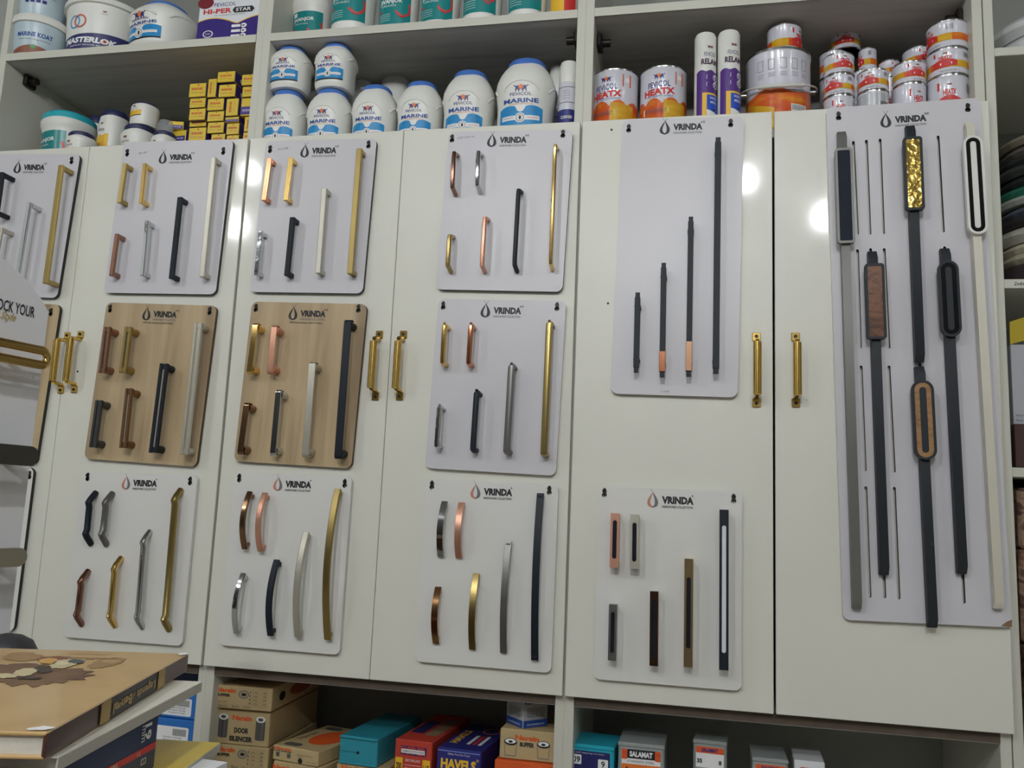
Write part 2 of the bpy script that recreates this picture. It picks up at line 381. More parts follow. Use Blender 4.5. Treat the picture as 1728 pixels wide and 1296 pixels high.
board('b4', [(1010, 821), (1252, 829), (1251, 1167), (1002, 1145)], (1132, 845), [(1020, 832), (1238, 842)], BWH2, BWH2, 'white handle board in the bottom row, rightmost, with slot-inlaid bar handles', color=True, rad=.012, s=1.02)
board('tall', [(1048, 203), (1252, 196), (1248, 671), (1033, 664)], (1150, 215), [(1061, 217), (1233, 208)], BWH, BWH2, 'tall narrow white board with four black bar handles of rising length')
SLOTS = [((1440, 240), (1447, 394)), ((1462, 238), (1468, 394)), ((1485, 236), (1491, 393)), ((1583, 231), (1592, 390)), ((1447, 423), (1452, 586)), ((1469, 421), (1477, 588)),
         ((1492, 421), (1500, 586)), ((1594, 418), (1602, 600)), ((1453, 619), (1460, 793)), ((1500, 619), (1509, 795)), ((1461, 823), (1468, 1006)), ((1509, 824), (1517, 1009)), ((1486, 824), (1493, 1007)), ((1617, 824), (1627, 1016)), ((1552, 613), (1553, 640))]
board('big', [(1395, 184), (1653, 163), (1709, 1061), (1422, 1044)], (1525, 202), [(1415, 196), (1633, 182)], BWH, BWH2, 'large tall white board with cut slots and six long rail handles, rightmost', s=.98, slots=SLOTS, rad=.012)
t = BOARDS['big'][0]; loc = BOARDS['big'][3]; th = BOARDS['big'][4]
x, z = loc((1701, 1054)); m = MB(); m.shape([[(x-.012, z-.003), (x+.006, z-.004), (x+.007, z+.009), (x-.002, z+.005)]], flat(y=-th), mat('chipped_board_core', (132, 104, 78), .9)); m.build('chipped_corner', t)
def scribble(key, px, text, h):
    t, yf, a, loc, th = BOARDS[key]; x, z = loc(px); m = MB(); m.text(text, x, z, h, flat(y=-th), GREYINK, shear=.4, rot=.12); m.build('pen_note', t)
scribble('t3', (786, 232), '1258 Chakri ap', .006); scribble('t1', (241, 258), 'VH 124', .005); scribble('t2', (478, 251), 'VH-1298', .005); scribble('tall', (1122, 661), 'V. Hulig', .005)

# ---------------------------------------------------------------- sample handles
def sec_rect(w_, t_, c=.0012):
    a, b = w_/2, t_/2
    return [(-a+c, -b), (a-c, -b), (a, -b+c), (a, b-c), (a-c, b), (-a+c, b), (-a, b-c), (-a, -b+c)]
def sec_oct(w_, t_): return [(w_/2*cos(pi/8+k*pi/4)*1.06, t_/2*sin(pi/8+k*pi/4)*1.06) for k in range(8)]
def sec_round(r, n=14): return [(r*cos(2*pi*k/n), r*sin(2*pi*k/n)) for k in range(n)]
def arc(cy, cz, r, a0, a1, n=5): return [(cy+r*cos(radians(a0+(a1-a0)*k/n)), cz+r*sin(radians(a0+(a1-a0)*k/n))) for k in range(n+1)]
def spot(key, p0, p1, so):
    """world spot of a handle on its board from where its bar is seen: centre, half length, tilt"""
    t, yf, ang, loc, th = BOARDS[key]
    a, b = W(*p0, yf-so), W(*p1, yf-so)
    return Vector(((a.x+b.x)/2, yf, (a.z+b.z)/2)), (a-b).length/2, math.atan2(a.x-b.x, a.z-b.z)
def handle(kind, key, p0, p1, w_, m_, label, so=.032, m2=None, **kw):
    w_ *= {'tube': 1.2, 'bow': 1.18, 'inlay': 1.12, 'square': 1.1}.get(kind, 1.0)
    ctr, h, tl = spot(key, p0, p1, so)
    grp = 'sample pull handles'
    T = dict(loc=(0, 0, 0))
    lab = label
    if kind in ('slant', 'octagon', 'tube'):
        m = MB()
        if kind == 'slant':
            e = .014; m.sweep([(0, -h-e*.4), (-.006, -h-e*.4+.001), (-so+.003, -h+.001), (-so+.001, -h+.012), (-so+.001, h-.012), (-so+.003, h-.001), (-.006, h+e*.4-.001), (0, h+e*.4)], sec_rect(w_, .008, .002), m_)
        elif kind == 'octagon':
            m.sweep([(0, -h+.006), (-so+.012, -h+.004), (-so+.005, -h+.007), (-so+.004, -h+.014), (-so+.004, h-.014), (-so+.005, h-.007), (-so+.012, h-.004), (0, h-.006)], sec_oct(w_, .010), m_)
            m.cyl((0, -so+.0045, h-.004), (0, -so+.0005, h+.0005), .0032, m_, 12)
        else:
            e = .020; r = w_/2
            m.sweep([(0, -h-e), (-so+.008, -h-.004), (-so+.003, -h+.003), (-so+r, -h+.012), (-so+r, h-.012), (-so+.003, h-.003), (-so+.008, h+.004), (0, h+e)], sec_round(r), m_)
        o = m.build('pull_handle', None, ctr, ry=tl, sharp=40); tag(o, lab, 'handle', grp); return o
    t = thing('pull_handle', lab, 'handle', ctr, group=grp, ry=tl)
    if kind == 'square':
        MB().box(-w_/2, w_/2, -so, -so+.008, -h, h, m_, .0012).build('bar', t)
        for sg in (-1, 1): MB().box(-w_/2+.0005, w_/2-.0005, -so+.0078, 0, sg*(h-.0105), sg*(h-.0003), m_, .001).build('leg', t)
    elif kind == 'double':
        for sx in (-1, 1):
            MB().box(sx*w_*.14, sx*w_*.5, -so, -so+.008, -h, h, m_, .001).build('bar', t)
        for sg in (-1, 1):
            m = MB(); m.box(-w_*.5, w_*.5, -so+.002, -so+.010, sg*(h-.001), sg*(h-.013), m_, .001); m.cyl((0, -so+.010, sg*(h-.009)), (0, 0, sg*(h-.009)), .0085, m_, 20); m.build('leg', t)
        MB().box(-w_*.14, w_*.14, -so+.004, -so+.007, -h+.013, h-.013, m2 or GREYM).build('centre_strip', t)
    elif kind == 'strap':
        r = .006
        path = [(-so+.014, -h+.001)]+arc(-so+r+.001, -h+r, r, 270, 180)+arc(-so+r+.001, h-r, r, 180, 90)+[(-so+.014, h-.001)]
        MB().sweep(path, sec_rect(w_, .003, .0008), m_).build('bar', t)
        for sg in (-1, 1):
            m = MB(); m.cyl((.001, 0, sg*(h-.010)), (.001, -so+.003, sg*(h-.010)), .0088, m_, 20); m.build('leg', t)
    elif kind in ('bow', 'flatbow'):
        n = 16; rise = kw.get('rise', .02); base = so-rise
        path = [(-(base)-rise*(1-(2*k/n-1)**2)**1.0, -h+2*h*k/n) for k in range(n+1)]
        tk = .0068 if kind == 'bow' else .003
        MB().sweep(path, sec_rect(w_, tk, .002 if kind == 'bow' else .0006), m_).build('bar', t)
        for sg in (-1, 1):
            MB().box(-w_*.36, w_*.36, -base-.004, 0, sg*(h-.004), sg*(h-.013), m_, .001).build('leg', t)
    elif kind == 'inlay':
        a = kw['a']; b = kw['b']; f = 2*h/(p1[1]-p0[1]); za = h-(a-p0[1])*f; zb = h-(b-p0[1])*f; rw = w_*.24
        m = MB(); m.plate([rrect(-w_/2, w_/2, -h, h, .001, 2), rrect(-rw, rw, zb, za, rw*.98, 5)], -so, -so+.004, m_); m.box(-w_/2, w_/2, -so+.004, -so+.009, -h, h, m_); m.build('bar', t, sharp=30)
        MB().plate([rrect(-rw*.97, rw*.97, zb+.0003, za-.0003, rw*.95, 5)], -so+.0015, -so+.004, m2 or BLACK).build('inlay', t, sharp=30)
        for sg in (-1, 1): MB().box(-w_*.45, w_*.45, -so+.009, 0, sg*(h-.001), sg*(h-.011), kw.get('ml', m_), .001).build('leg', t)
    elif kind == 'profile':
        MB().box(-w_/2, w_/2, -so, -so+.010, -h+.010, h-.010, m_, .0006).build('bar', t)
        for sg in (-1, 1):
            MB().box(-w_*.40, w_*.40, -so+.001, -so+.009, sg*(h-.012), sg*h, m_, .0006).build('end_cap', t)
            m = MB(); m.cyl((0, -so+.009, sg*(h-.027)), (0, 0, sg*(h-.027)), .0065, m_, 18); m.build('leg', t)
        if m2:
            a, b = kw['a'], kw['b']; f = 2*h/(p1[1]-p0[1]); za = h-(a-p0[1])*f; zb = h-(b-p0[1])*f
            MB().box(-w_/2-.0007, w_/2+.0007, -so-.0008, -so+.0108, zb, za, m2, .0006).build('sleeve', t)
    return t
L1 = 'on the top-row board under the yellow cartons'; L2 = 'on the top-row board under the small marine jars'; L3 = 'on the top-row board with the long thin gold handle'
A = handle
A('square', 't0', (102, 278), (75, 478), .012, AGOLD, 'long antique gold square handle on the board at the far left, top row', so=.040)
A('square', 't0', (48, 341), (24, 488), .010, CHROME, 'tall chrome square handle on the far-left board, cut off by the stand', so=.040)
A('square', 't0', (2, 290), (-8, 362), .011, BLACK, 'black square handle at the left frame edge, top row', so=.040)
A('square', 't0', (0, 383), (-12, 455), .010, SILVER, 'beige silver square handle at the left frame edge behind the stand', so=.040)
A('square', 't1', (210, 275), (200, 342), .010, AGOLD, 'short antique gold square handle, upper left '+L1, so=.028)
A('square', 't1', (243.5, 275), (236.5, 343), .009, GOLD, 'short polished gold square handle '+L1, so=.028)
A('square', 't1', (196.5, 394), (186.5, 465), .010, ROSEB, 'short rose brown square handle, lower left '+L1, so=.028)
A('square', 't1', (247, 372), (238.5, 465), .009, CHROME, 'chrome square handle '+L1, so=.028)
A('square', 't1', (303, 332), (288, 470), .011, BLACK, 'black square handle '+L1, so=.028)
A('square', 't1', (360, 265), (340, 467), .011, SILVER, 'longest handle, pale silver square bar, '+L1, so=.028)
A('square', 't2', (454, 266), (444, 338), .010, COPPER, 'short polished copper square handle '+L2, so=.026)
A('square', 't2', (490, 265), (481, 338), .010, GOLD, 'short polished gold square handle '+L2, so=.026)
A('square', 't2', (439, 389), (431.5, 464), .010, CHROME, 'short chrome square handle '+L2, so=.026)
A('square', 't2', (493, 366), (483, 465), .011, BLACK, 'black square handle '+L2, so=.026)
A('square', 't2', (547, 317), (536, 461), .011, SILVER, 'silver square bar handle '+L2, so=.026)
A('square', 't2', (606, 250), (590, 462), .012, AGOLD, 'longest handle, antique gold square bar, '+L2, so=.026)
A('slant', 't3', (766, 257), (763, 316), .009, ROSEB, 'short rose brown slant-ended handle '+L3)
A('slant', 't3', (807, 256), (805, 312), .009, CHROME, 'short chrome slant-ended handle '+L3)
A('slant', 't3', (758.5, 397), (755, 448), .009, AGOLD, 'short antique gold slant-ended handle '+L3)
A('slant', 't3', (818, 367), (813, 448), .009, ROSE, 'rose gold slant-ended handle '+L3)
A('slant', 't3', (875, 320), (868, 447), .009, BLACK, 'black slant-ended handle '+L3)
A('slant', 't3', (937, 245), (929, 444), .008, GOLD, 'longest and thinnest handle, polished gold, on the right top-row board')
LM = 'on the white board right of the wood-grain boards'
A('octagon', 'm3', (750, 545), (746, 616), .011, GOLD, 'short polished gold rounded-end handle '+LM)
A('octagon', 'm3', (794.5, 545), (790, 617), .011, COPPER, 'short copper rounded-end handle '+LM)
A('octagon', 'm3', (741.5, 683), (736, 757), .011, CHROME, 'short chrome rounded-end handle '+LM)
A('octagon', 'm3', (804, 658), (797, 763), .012, BLACK, 'navy black rounded-end handle '+LM)
A('octagon', 'm3', (863, 613), (854, 766), .014, GREYM, 'grey rounded-end handle '+LM)
A('octagon', 'm3', (927, 541), (917, 770), .014, AGOLD, 'longest handle, antique gold, '+LM)
LW1 = 'on the left wood-grain board'; LW2 = 'on the right wood-grain board'
A('double', 'w1', (180, 551), (170.5, 629), .017, ROSEB, 'short rose brown paired-bar handle, upper left '+LW1, so=.034)
A('double', 'w1', (215.5, 551), (205.5, 629), .017, AGOLD, 'short antique gold paired-bar handle '+LW1, so=.034)
A('double', 'w1', (166, 675), (155, 755), .017, DGREY, 'short charcoal paired-bar handle, lower left '+LW1, so=.034)
A('double', 'w1', (217, 655), (206, 756), .017, DARKB, 'bronze paired-bar handle below the antique gold one '+LW1, so=.034, m2=SILVER)
A('double', 'w1', (276, 613), (257, 764), .020, BLACK, 'black paired-bar handle '+LW1, so=.034, m2=SILVER)
A('double', 'w1', (334, 544), (309.5, 767), .018, SILVER, 'longest handle, silver paired bars, '+LW1, so=.034, m2=SILVER)
A('strap', 'w2', (431, 545), (420, 630), .014, GOLD, 'short polished gold strap handle '+LW2, so=.030)
A('strap', 'w2', (463, 549), (455, 630), .014, ROSE, 'short rose gold strap handle '+LW2, so=.030)
A('strap', 'w2', (416, 680), (404.5, 766), .014, DARKB, 'short dark bronze strap handle '+LW2, so=.030)
A('strap', 'w2', (470, 658), (460, 768), .014, CHROME, 'chrome strap handle '+LW2, so=.030)
A('strap', 'w2', (527, 611), (514.5, 770), .016, SILVER, 'pale silver strap handle '+LW2, so=.030)
A('strap', 'w2', (587, 540), (570, 773), .017, BLACK, 'longest handle, black strap, '+LW2, so=.030)
B1 = 'on the board of bent tubes'
A('tube', 'b1', (148, 846), (142.5, 903), .0115, BLACK, 'short black bent tube handle, upper left '+B1, so=.025)
A('tube', 'b1', (176, 847), (169.5, 904), .0115, GREYM, 'short grey bent tube handle '+B1, so=.025)
A('tube', 'b1', (134.5, 980), (127, 1040), .0115, ROSEB, 'short rose brown bent tube handle, lower left '+B1, so=.025)
A('tube', 'b1', (191, 958), (183, 1042), .0115, GOLD, 'polished gold bent tube handle '+B1, so=.025)
A('tube', 'b1', (240, 913), (229.5, 1044), .0115, CHROME, 'chrome bent tube handle '+B1, so=.025)
A('tube', 'b1', (293, 842), (275.5, 1048), .0125, AGOLD, 'longest handle, antique gold bent tube, '+B1, so=.025)
B2 = 'on the board of bow handles'
A('bow', 'b2', (414, 830), (405, 926), .011, DARKB, 'short bronze bow handle, upper left '+B2, so=.033)
A('bow', 'b2', (440, 832), (432, 930), .011, ROSE, 'short rose gold bow handle '+B2, so=.033)
A('bow', 'b2', (403, 969), (391, 1070), .011, CHROME, 'short chrome bow handle, lower left '+B2, so=.033)
A('bow', 'b2', (460, 946), (449, 1074), .012, BLACK, 'black bow handle '+B2, so=.033)
A('bow', 'b2', (509, 899), (494, 1077), .0125, SILVER, 'satin silver bow handle '+B2, so=.036, rise=.024)
A('bow', 'b2', (561, 825), (543, 1082), .013, AGOLD, 'longest handle, antique gold bow, '+B2, so=.040, rise=.030)
B3 = 'on the board of flat arched strips'
A('flatbow', 'b3', (746, 846), (739, 940), .0135, CHROME, 'short chrome arched strip handle '+B3, so=.026, rise=.020)
A('flatbow', 'b3', (775, 848), (770, 942), .0135, ROSE, 'short rose gold arched strip handle '+B3, so=.026, rise=.020)
A('flatbow', 'b3', (735, 992), (731, 1088), .0135, mat('bronze_gold', (176, 132, 92), .15, 1), 'short bronze gold arched strip handle '+B3, so=.026, rise=.020)
A('flatbow', 'b3', (800, 969), (793, 1098), .0135, AGOLD, 'antique gold arched strip handle '+B3, so=.026, rise=.020)
A('flatbow', 'b3', (855, 914), (846, 1104), .0135, GREYM, 'brushed grey arched strip handle '+B3, so=.026, rise=.020)
A('flatbow', 'b3', (909, 832), (899, 1117), .0145, BLACK, 'longest handle, black arched strip, '+B3, so=.030, rise=.022)
B4 = 'on the board of slot-inlaid bars'; NAVY = mat('dark_inlay', (24, 28, 38), .25)
A('inlay', 'b4', (1038, 866), (1036, 958), .0150, ROSE, 'short rose gold bar handle with black slot inlay '+B4, a=878, b=943, m2=NAVY)
A('inlay', 'b4', (1071, 868), (1070, 960), .0150, SILVER, 'short silver bar handle with black slot inlay '+B4, a=882, b=948, m2=NAVY)
A('inlay', 'b4', (1034.5, 1020), (1032.5, 1115), .0140, mat('smoked_chrome', (150, 152, 150), .28, .9), 'short smoked chrome bar handle with dark inlay, lower left '+B4, a=1033, b=1102, m2=NAVY, ml=CHROME)
A('inlay', 'b4', (1104, 998), (1103, 1124), .0140, DARKB, 'dark bronze bar handle with dark inlay '+B4, a=1013, b=1111, m2=NAVY, ml=SILVER)
A('inlay', 'b4', (1162.5, 943), (1161, 1126), .0145, mat('smoked_gold', (172, 148, 108), .28, .9), 'long smoked gold bar handle with dark inlay '+B4, a=975, b=1095, m2=NAVY, ml=GOLD)
A('inlay', 'b4', (1222, 860), (1221.5, 1131), .0150, BLACK, 'longest handle, black bar with white slot inlay, '+B4, a=887, b=1103, m2=PAPER, ml=CHROME)
LT = 'on the tall narrow board'
A('profile', 'tall', (1076, 493), (1073, 628), .0110, BLACK, 'shortest black bar handle '+LT, so=.030)
A('profile', 'tall', (1120, 443), (1117, 636), .0110, BLACK, 'black bar handle with shiny bronze lower end, second shortest '+LT, so=.030, m2=COPPER, a=593, b=627)
A('profile', 'tall', (1166, 365), (1162, 635), .0110, BLACK, 'black bar handle with brushed bronze lower end, second longest '+LT, so=.030, m2=mat('brushed_bronze', (128, 98, 78), .35, 1), a=577, b=626)
A('profile', 'tall', (1212, 231), (1208, 630), .0125, BLACK, 'longest black bar handle '+LT, so=.030)

def rail(p0, p1, w_, m_, label, gp, gm, style, inl, so=.020, gso=.030):
    ctr, h, tl = spot('big', p0, p1, so)
    t = thing('rail_handle', label, 'handle', ctr, group='long rail handles on the slotted board', ry=tl)
    m = MB(); m.sweep([(-.004, h), (-so*.6, h+.001), (-so, h-.012), (-so, -h+.012), (-so*.6, -h-.001), (-.004, -h)], [(-w_/2, -.002), (w_/2, -.002), (w_/2, .004), (-w_/2, .004)], m_)
    m.box(-w_/2, w_/2, -so+.002, -.004, -h+.004, h-.004, m_, .001)
    for sg in (-1, 1): m.box(-.002, .002, -.006, 0, sg*(h-.02), sg*(h-.012), SCREW)
    m.build('rail', t)
    yf = BOARDS['big'][1]; inv = (Matrix.Translation(ctr) @ Matrix.Rotation(tl, 4, 'Y')).inverted()
    x0, x1, y0, y1 = gp
    a = inv @ W((x0+x1)/2, y0, yf-gso); b = inv @ W((x0+x1)/2, y1, yf-gso); wd = ((inv @ W(x1, (y0+y1)/2, yf-gso)).x-(inv @ W(x0, (y0+y1)/2, yf-gso)).x)/2*.90
    zc, hh, xc = (a.z+b.z)/2, (a.z-b.z)/2, 0
    if style == 'rect':
        o = rrect(-wd, wd, zc-hh, zc+hh, .006); i_ = rrect(-wd+.0045, wd-.0045, zc-hh+.005, zc+hh-.005, .003)
        g = MB(); g.plate([o, i_], -gso, -gso+.004, gm); g.plate([o], -gso+.004, -so, gm); gg = g.build('grip_plate', t, sharp=30)
        MB().plate([rrect(-wd+.0047, wd-.0047, zc-hh+.0052, zc+hh-.0052, .003)], -gso+.001, -gso+.004, inl).build('inlay', gg, sharp=30)
    else:
        o = rrect(-wd, wd, zc-hh, zc+hh, wd*.99, 8); ri = wd-.0045; i_ = rrect(-ri, ri, zc-hh+.0045, zc+hh-.0045, ri*.99, 8); rs = wd*.30
        c_ = rrect(-rs, rs, zc-hh+.0045+ri-rs, zc+hh-.0045-ri+rs, rs*.98, 6)
        g = MB(); g.plate([o, i_], -gso, -gso+.004, gm); g.plate([o], -gso+.004, -so, gm); g.plate([c_], -gso+.0005, -gso+.004, gm); gg = g.build('grip_plate', t, sharp=30)
        sh = lambda p, k: [(x*k, z) for x, z in p]
        MB().plate([rrect(-ri+.0002, ri-.0002, zc-hh+.0047, zc+hh-.0047, ri*.98, 8), rrect(-rs-.0002, rs+.0002, zc-hh+.0043+ri-rs, zc+hh-.0043-ri+rs, rs*.98, 6)], -gso+.001, -gso+.004, inl).build('inlay', gg, sharp=30)
GRAIL = mat('satin_grey_rail', (120, 120, 116), .45, .4); BRAIL = mat('black_rail', (40, 44, 49), .5, spec=.3); WRAIL = mat('ivory_rail', (212, 208, 192), .4)
WAL = streak('walnut_inlay', [(.3, (56, 34, 24)), (.48, (124, 82, 52)), (.6, (92, 56, 36)), (.7, (60, 38, 28))], (16, 16, 34), .3, 6, 1.5)
OAK = streak('oak_inlay', [(.3, (134, 98, 62)), (.6, (164, 126, 84)), (.8, (120, 84, 54))], (40, 40, 90), .4, 6, 1)
HAM = mat('hammered_gold', (196, 168, 90), .16, 1, bump=.9, bscale=55)
MARB = mat('black_glass_inlay', (18, 26, 42), .6, var=.3, vscale=60, spec=.25); MIRB = mat('black_mirror', (16, 17, 18), .05)
LB = 'on the large slotted board'
rail((1421, 222), (1447, 1025), .0165, GRAIL, 'grey rail handle with a navy black rectangular grip, leftmost '+LB, (1410, 1443, 249, 410), GRAIL, 'rect', MARB)
rail((1537, 212), (1553, 608), .0165, BRAIL, 'black rail handle with a rippled gold rectangular grip '+LB, (1525, 1561, 230, 354), BRAIL, 'rect', HAM)
rail((1637, 206), (1687, 1025), .0150, WRAIL, 'ivory rail handle with a pill-shaped black mirror grip, rightmost '+LB, (1625, 1662, 228, 395), mat('white_grip', (226, 226, 220), .3), 'pill', MIRB)
rail((1473, 425), (1493, 968), .0165, BRAIL, 'black rail handle with a walnut rectangular grip '+LB, (1461, 1498, 444, 572), BRAIL, 'rect', WAL)
rail((1596, 420), (1625, 966), .0165, BRAIL, 'black rail handle with an all-black pill-shaped grip '+LB, (1584, 1623, 439, 568), BRAIL, 'pill', mat('gloss_black', (20, 22, 24), .15))
rail((1553, 620), (1575, 1057), .0165, BRAIL, 'black rail handle with a pill-shaped oak ring grip '+LB, (1542, 1584, 641, 776), BRAIL, 'pill', OAK)
#PRODUCTS
# ---------------------------------------------------------------- products on the shelves
BLUECAP = mat('blue_cap', (72, 118, 196), .35); CYAN = mat('cyan_label', (40, 140, 200), .3, var=.25, vscale=60); INDIGO = mat('indigo_print', (40, 44, 120), .4); BLUEINK = mat('blue_print', (30, 72, 150), .4)
ORANGE = mat('orange_print', (226, 120, 50), .4); TEAL = mat('teal_label', (20, 132, 132), .3); TEALCAP = mat('teal_lid', (40, 170, 184), .35); RED = mat('red_print', (206, 52, 50), .4)
NAVY2 = mat('navy_label', (42, 44, 100), .35); YEL = mat('yellow_print', (236, 188, 50), .4); WHT = mat('white_print', (236, 236, 236), .4); TIN = mat('tin_plate', (196, 196, 196), .2, 1)
FLAME = streak('flame_print', [(.3, (196, 60, 30)), (.5, (214, 96, 36)), (.7, (226, 150, 40))], (14, 14, 40), .25); FLAMEY = streak('yellow_flame_print', [(.3, (224, 184, 40)), (.6, (206, 150, 40)), (.8, (196, 100, 30))], (14, 14, 40), .25)
PURPLE = mat('purple_label', (86, 48, 132), .35); LIDN = mat('navy_lid', (38, 44, 84), .35); TINL = mat('tin_label_white', (214, 214, 224), .22, coat=.3)
def stand(l, r, top, y, zb, k=.6):
    a, b = W(l, top+20, y), W(r, top+20, y); R = (b.x-a.x)/2
    return ((a.x+b.x)/2, y, zb), R, W((l+r)/2, top, y-R*k).z-zb
def emblem(m, u, v, s, fn, c=None):
    c = c or INDIGO
    m.shape([circ(u, v+.12*s, .26*s, 12)], fn, ORANGE)
    for sg in (-1, 1):
        m.shape([[(u+sg*a*s, v+b*s) for a, b in ((.06, -.3), (.16, .1), (.3, .3), (.5, .22), (.7, .34), (.74, .28), (.52, .12), (.56, -.3), (.46, -.3), (.42, -.08), (.3, -.1), (.24, -.3), (.16, -.3), (.12, -.1))]], fn, c)
def prof_jar(R, H):
    return [(R*.84, 0), (R*.90, .008), (R*.92, H*.1), (R*.925, H*.45), (R*.97, H*.56), (R, H*.64), (R*.97, H*.72), (R*.88, H*.80), (R*.76, H*.87), (R*.64, H*.92)]
def interp(prof):
    def f(z):
        for (r0, z0), (r1, z1) in zip(prof, prof[1:]):
            if z <= z1: return r0+(r1-r0)*max(0, (z-z0))/max(1e-6, z1-z0)
        return prof[-1][0]
    return f
def marine(spec, label, grp='white marine glue jars', cap=None, small=False, rz=0.0):
    loc, R, H = spec; ex = 2.5
    R *= .98
    t = thing('glue_jar', label, 'jar', loc, rz, grp)
    P = prof_jar(R, H); MB().lathe(P, WHITE, 48, ex).build('body', t)
    m = MB(); m.lathe([(R*.66, H*.90), (R*.66, H*.92), (R*.64, H*.965), (R*.58, H*.99), (R*.46, H)], cap or BLUECAP, 48, 2.2); m.build('cap', t)
    f = interp(P); m = MB()
    for th0 in (0, pi/2, -pi/2):   # moulded arch lips
        fn = around(f, th0, ex, 0); pts = []
        for k in range(15): a = pi*(.12+.76*k/14); pts.append(Vector(fn(-R*.62*cos(a), H*.50+H*.17*sin(a))))
        m.tube(pts, R*.035, WHITE, 6)
    m.build('moulded_arch', t)
    Rl = f(H*.3); fn = around(f, 0, ex, .0006); m = MB(); w_ = Rl*.78
    emblem(m, 0, H*.575, R*.34, fn)
    m.text('FEVICOL', 0, H*.515, H*.034, fn, INDIGO, w=w_*.98, bold=.01)
    m.text('MARINE', 0, H*.445, H*.05, fn, BLUEINK, w=w_*1.6, bold=.03)
    m.text('WATERPROOF ADHESIVE', 0, H*.405, H*.013, fn, ORANGE, w=w_*1.1)
    m.patch(-w_, w_, H*.155, H*.36, fn, CYAN, 16, top=lambda q: H*(.36+.03*abs(sin(2*pi*q))-(.045 if abs(q-.5) < .08 else 0)))
    m.patch(-w_, w_, H*.125, H*.155, fn, INK, 16)
    g = around(f, 0, ex, .0010)
    m.patch(-w_*.85, w_*.85, H*.225, H*.275, g, WHT, 12)
    m.shape([circ(0, H*.25, R*.17, 18)], around(f, 0, ex, .0013), WHT); m.shape([circ(0, H*.25, R*.13, 16), circ(0, H*.25, R*.115, 16)], around(f, 0, ex, .0016), INK); m.shape([circ(0, H*.25, R*.04, 8, R*.075)], around(f, 0, ex, .0016), INK)
    m.text('SHRINKAGE RESISTANT', w_*.55, H*.25, H*.012, around(f, 0, ex, .0014), RED, w=w_*.5); m.text('WATER RESISTANT', -w_*.55, H*.25, H*.012, around(f, 0, ex, .0014), INDIGO, w=w_*.5)
    m.build('label', t)
    return t
zc = ZT-.030
fr = [marine(stand(453, 522, 149, .070, zc), 'white marine glue jar at the left post, bottom of a stack of two', rz=-.02),
      marine(stand(525, 598, 147, .070, zc), 'white marine glue jar, second from the left post, bottom of a stack of two'),
      marine(stand(600, 674, 140, .075, zc), 'white marine glue jar, third in the front row, nothing on top'),
      marine(stand(675, 751, 134, .08, zc), 'white marine glue jar, fourth in the front row, left of the two big ones'),
      marine(stand(752, 839, 115, .085, zc), 'second largest white marine glue jar, directly left of the largest'),
      marine(stand(841, 941, 95, .076, zc), 'largest white marine glue jar, near the spray cans')]
def top_of(o): return o.location.z+max((c.matrix_basis @ v.co).z for c in o.children for v in c.data.vertices)
marine(stand(462, 527, 76, .070, top_of(fr[0])), 'small white marine glue jar, top of the stack at the left post')
marine(stand(537, 602, 71, .070, top_of(fr[1])), 'small white marine glue jar, top of the second stack from the left post')
for l, r, tp, lb, c in ((510, 560, 112, 'white marine glue jar in the back row, glimpsed between the two stacks', BLUECAP), (588, 636, 118, 'white marine glue jar in the back row, half hidden right of the second stack', BLUECAP), (641, 699, 107, 'white marine glue jar in the back row with navy cap, seen between two front jars', LIDN)):
    marine(stand(l, r, tp, .25, zc), lb, cap=c)
marine(stand(234, 330, -2, .10, SH), 'large white marine glue jar on the upper left shelf beside the masterlok bucket', rz=-.25)

def spray(spec, label, name='spray_can'):
    loc, R, H = spec; t = thing(name, label, 'can', loc, .2, 'white and blue spray cans')
    m = MB().lathe([(R*.96, 0), (R, .003), (R, H*.72), (R*.93, H*.75)], TINL, 28); m.build('body', t)
    MB().lathe([(R*.93, H*.745), (R*.97, H*.76), (R*.96, H*.96), (R*.86, H)], WHITE, 28).build('cap', t)
    fn = around(R, 0, 2, .0005); m = MB(); m.patch(-pi*R*.999, pi*R*.999, .003, H*.42, fn, INDIGO, 28)
    m.patch(-R*1.3, R*1.3, H*.5, H*.505, fn, INK); m.patch(-R*1.3, R*1.3, H*.68, H*.685, fn, INK)
    for k in range(4): m.text('silicone sealant remover', -R*.3, H*(.64-.03*k), H*.012, fn, GREYINK, w=R*.8)
    g = around(R, 0, 2, .0009); m.text('CLEANER', -R*.2, H*.33, H*.035, g, WHT, w=R*1.2, bold=.02)
    for k in range(3): m.patch(-R*.8, R*.5, H*(.25-.05*k), H*(.262-.05*k), g, WHT, 6)
    for k in range(6): m.patch(R*(.62+.06*k), R*(.65+.06*k), H*.58, H*.64, fn, INK, 1)
    m.build('label', t); return t
spray(stand(944, 977, 104, .075, zc), 'white and blue spray can at the middle post, nearer one')
spray(stand(927, 958, 112, .21, zc), 'white and blue spray can squeezed between the largest jar and the nearer can')

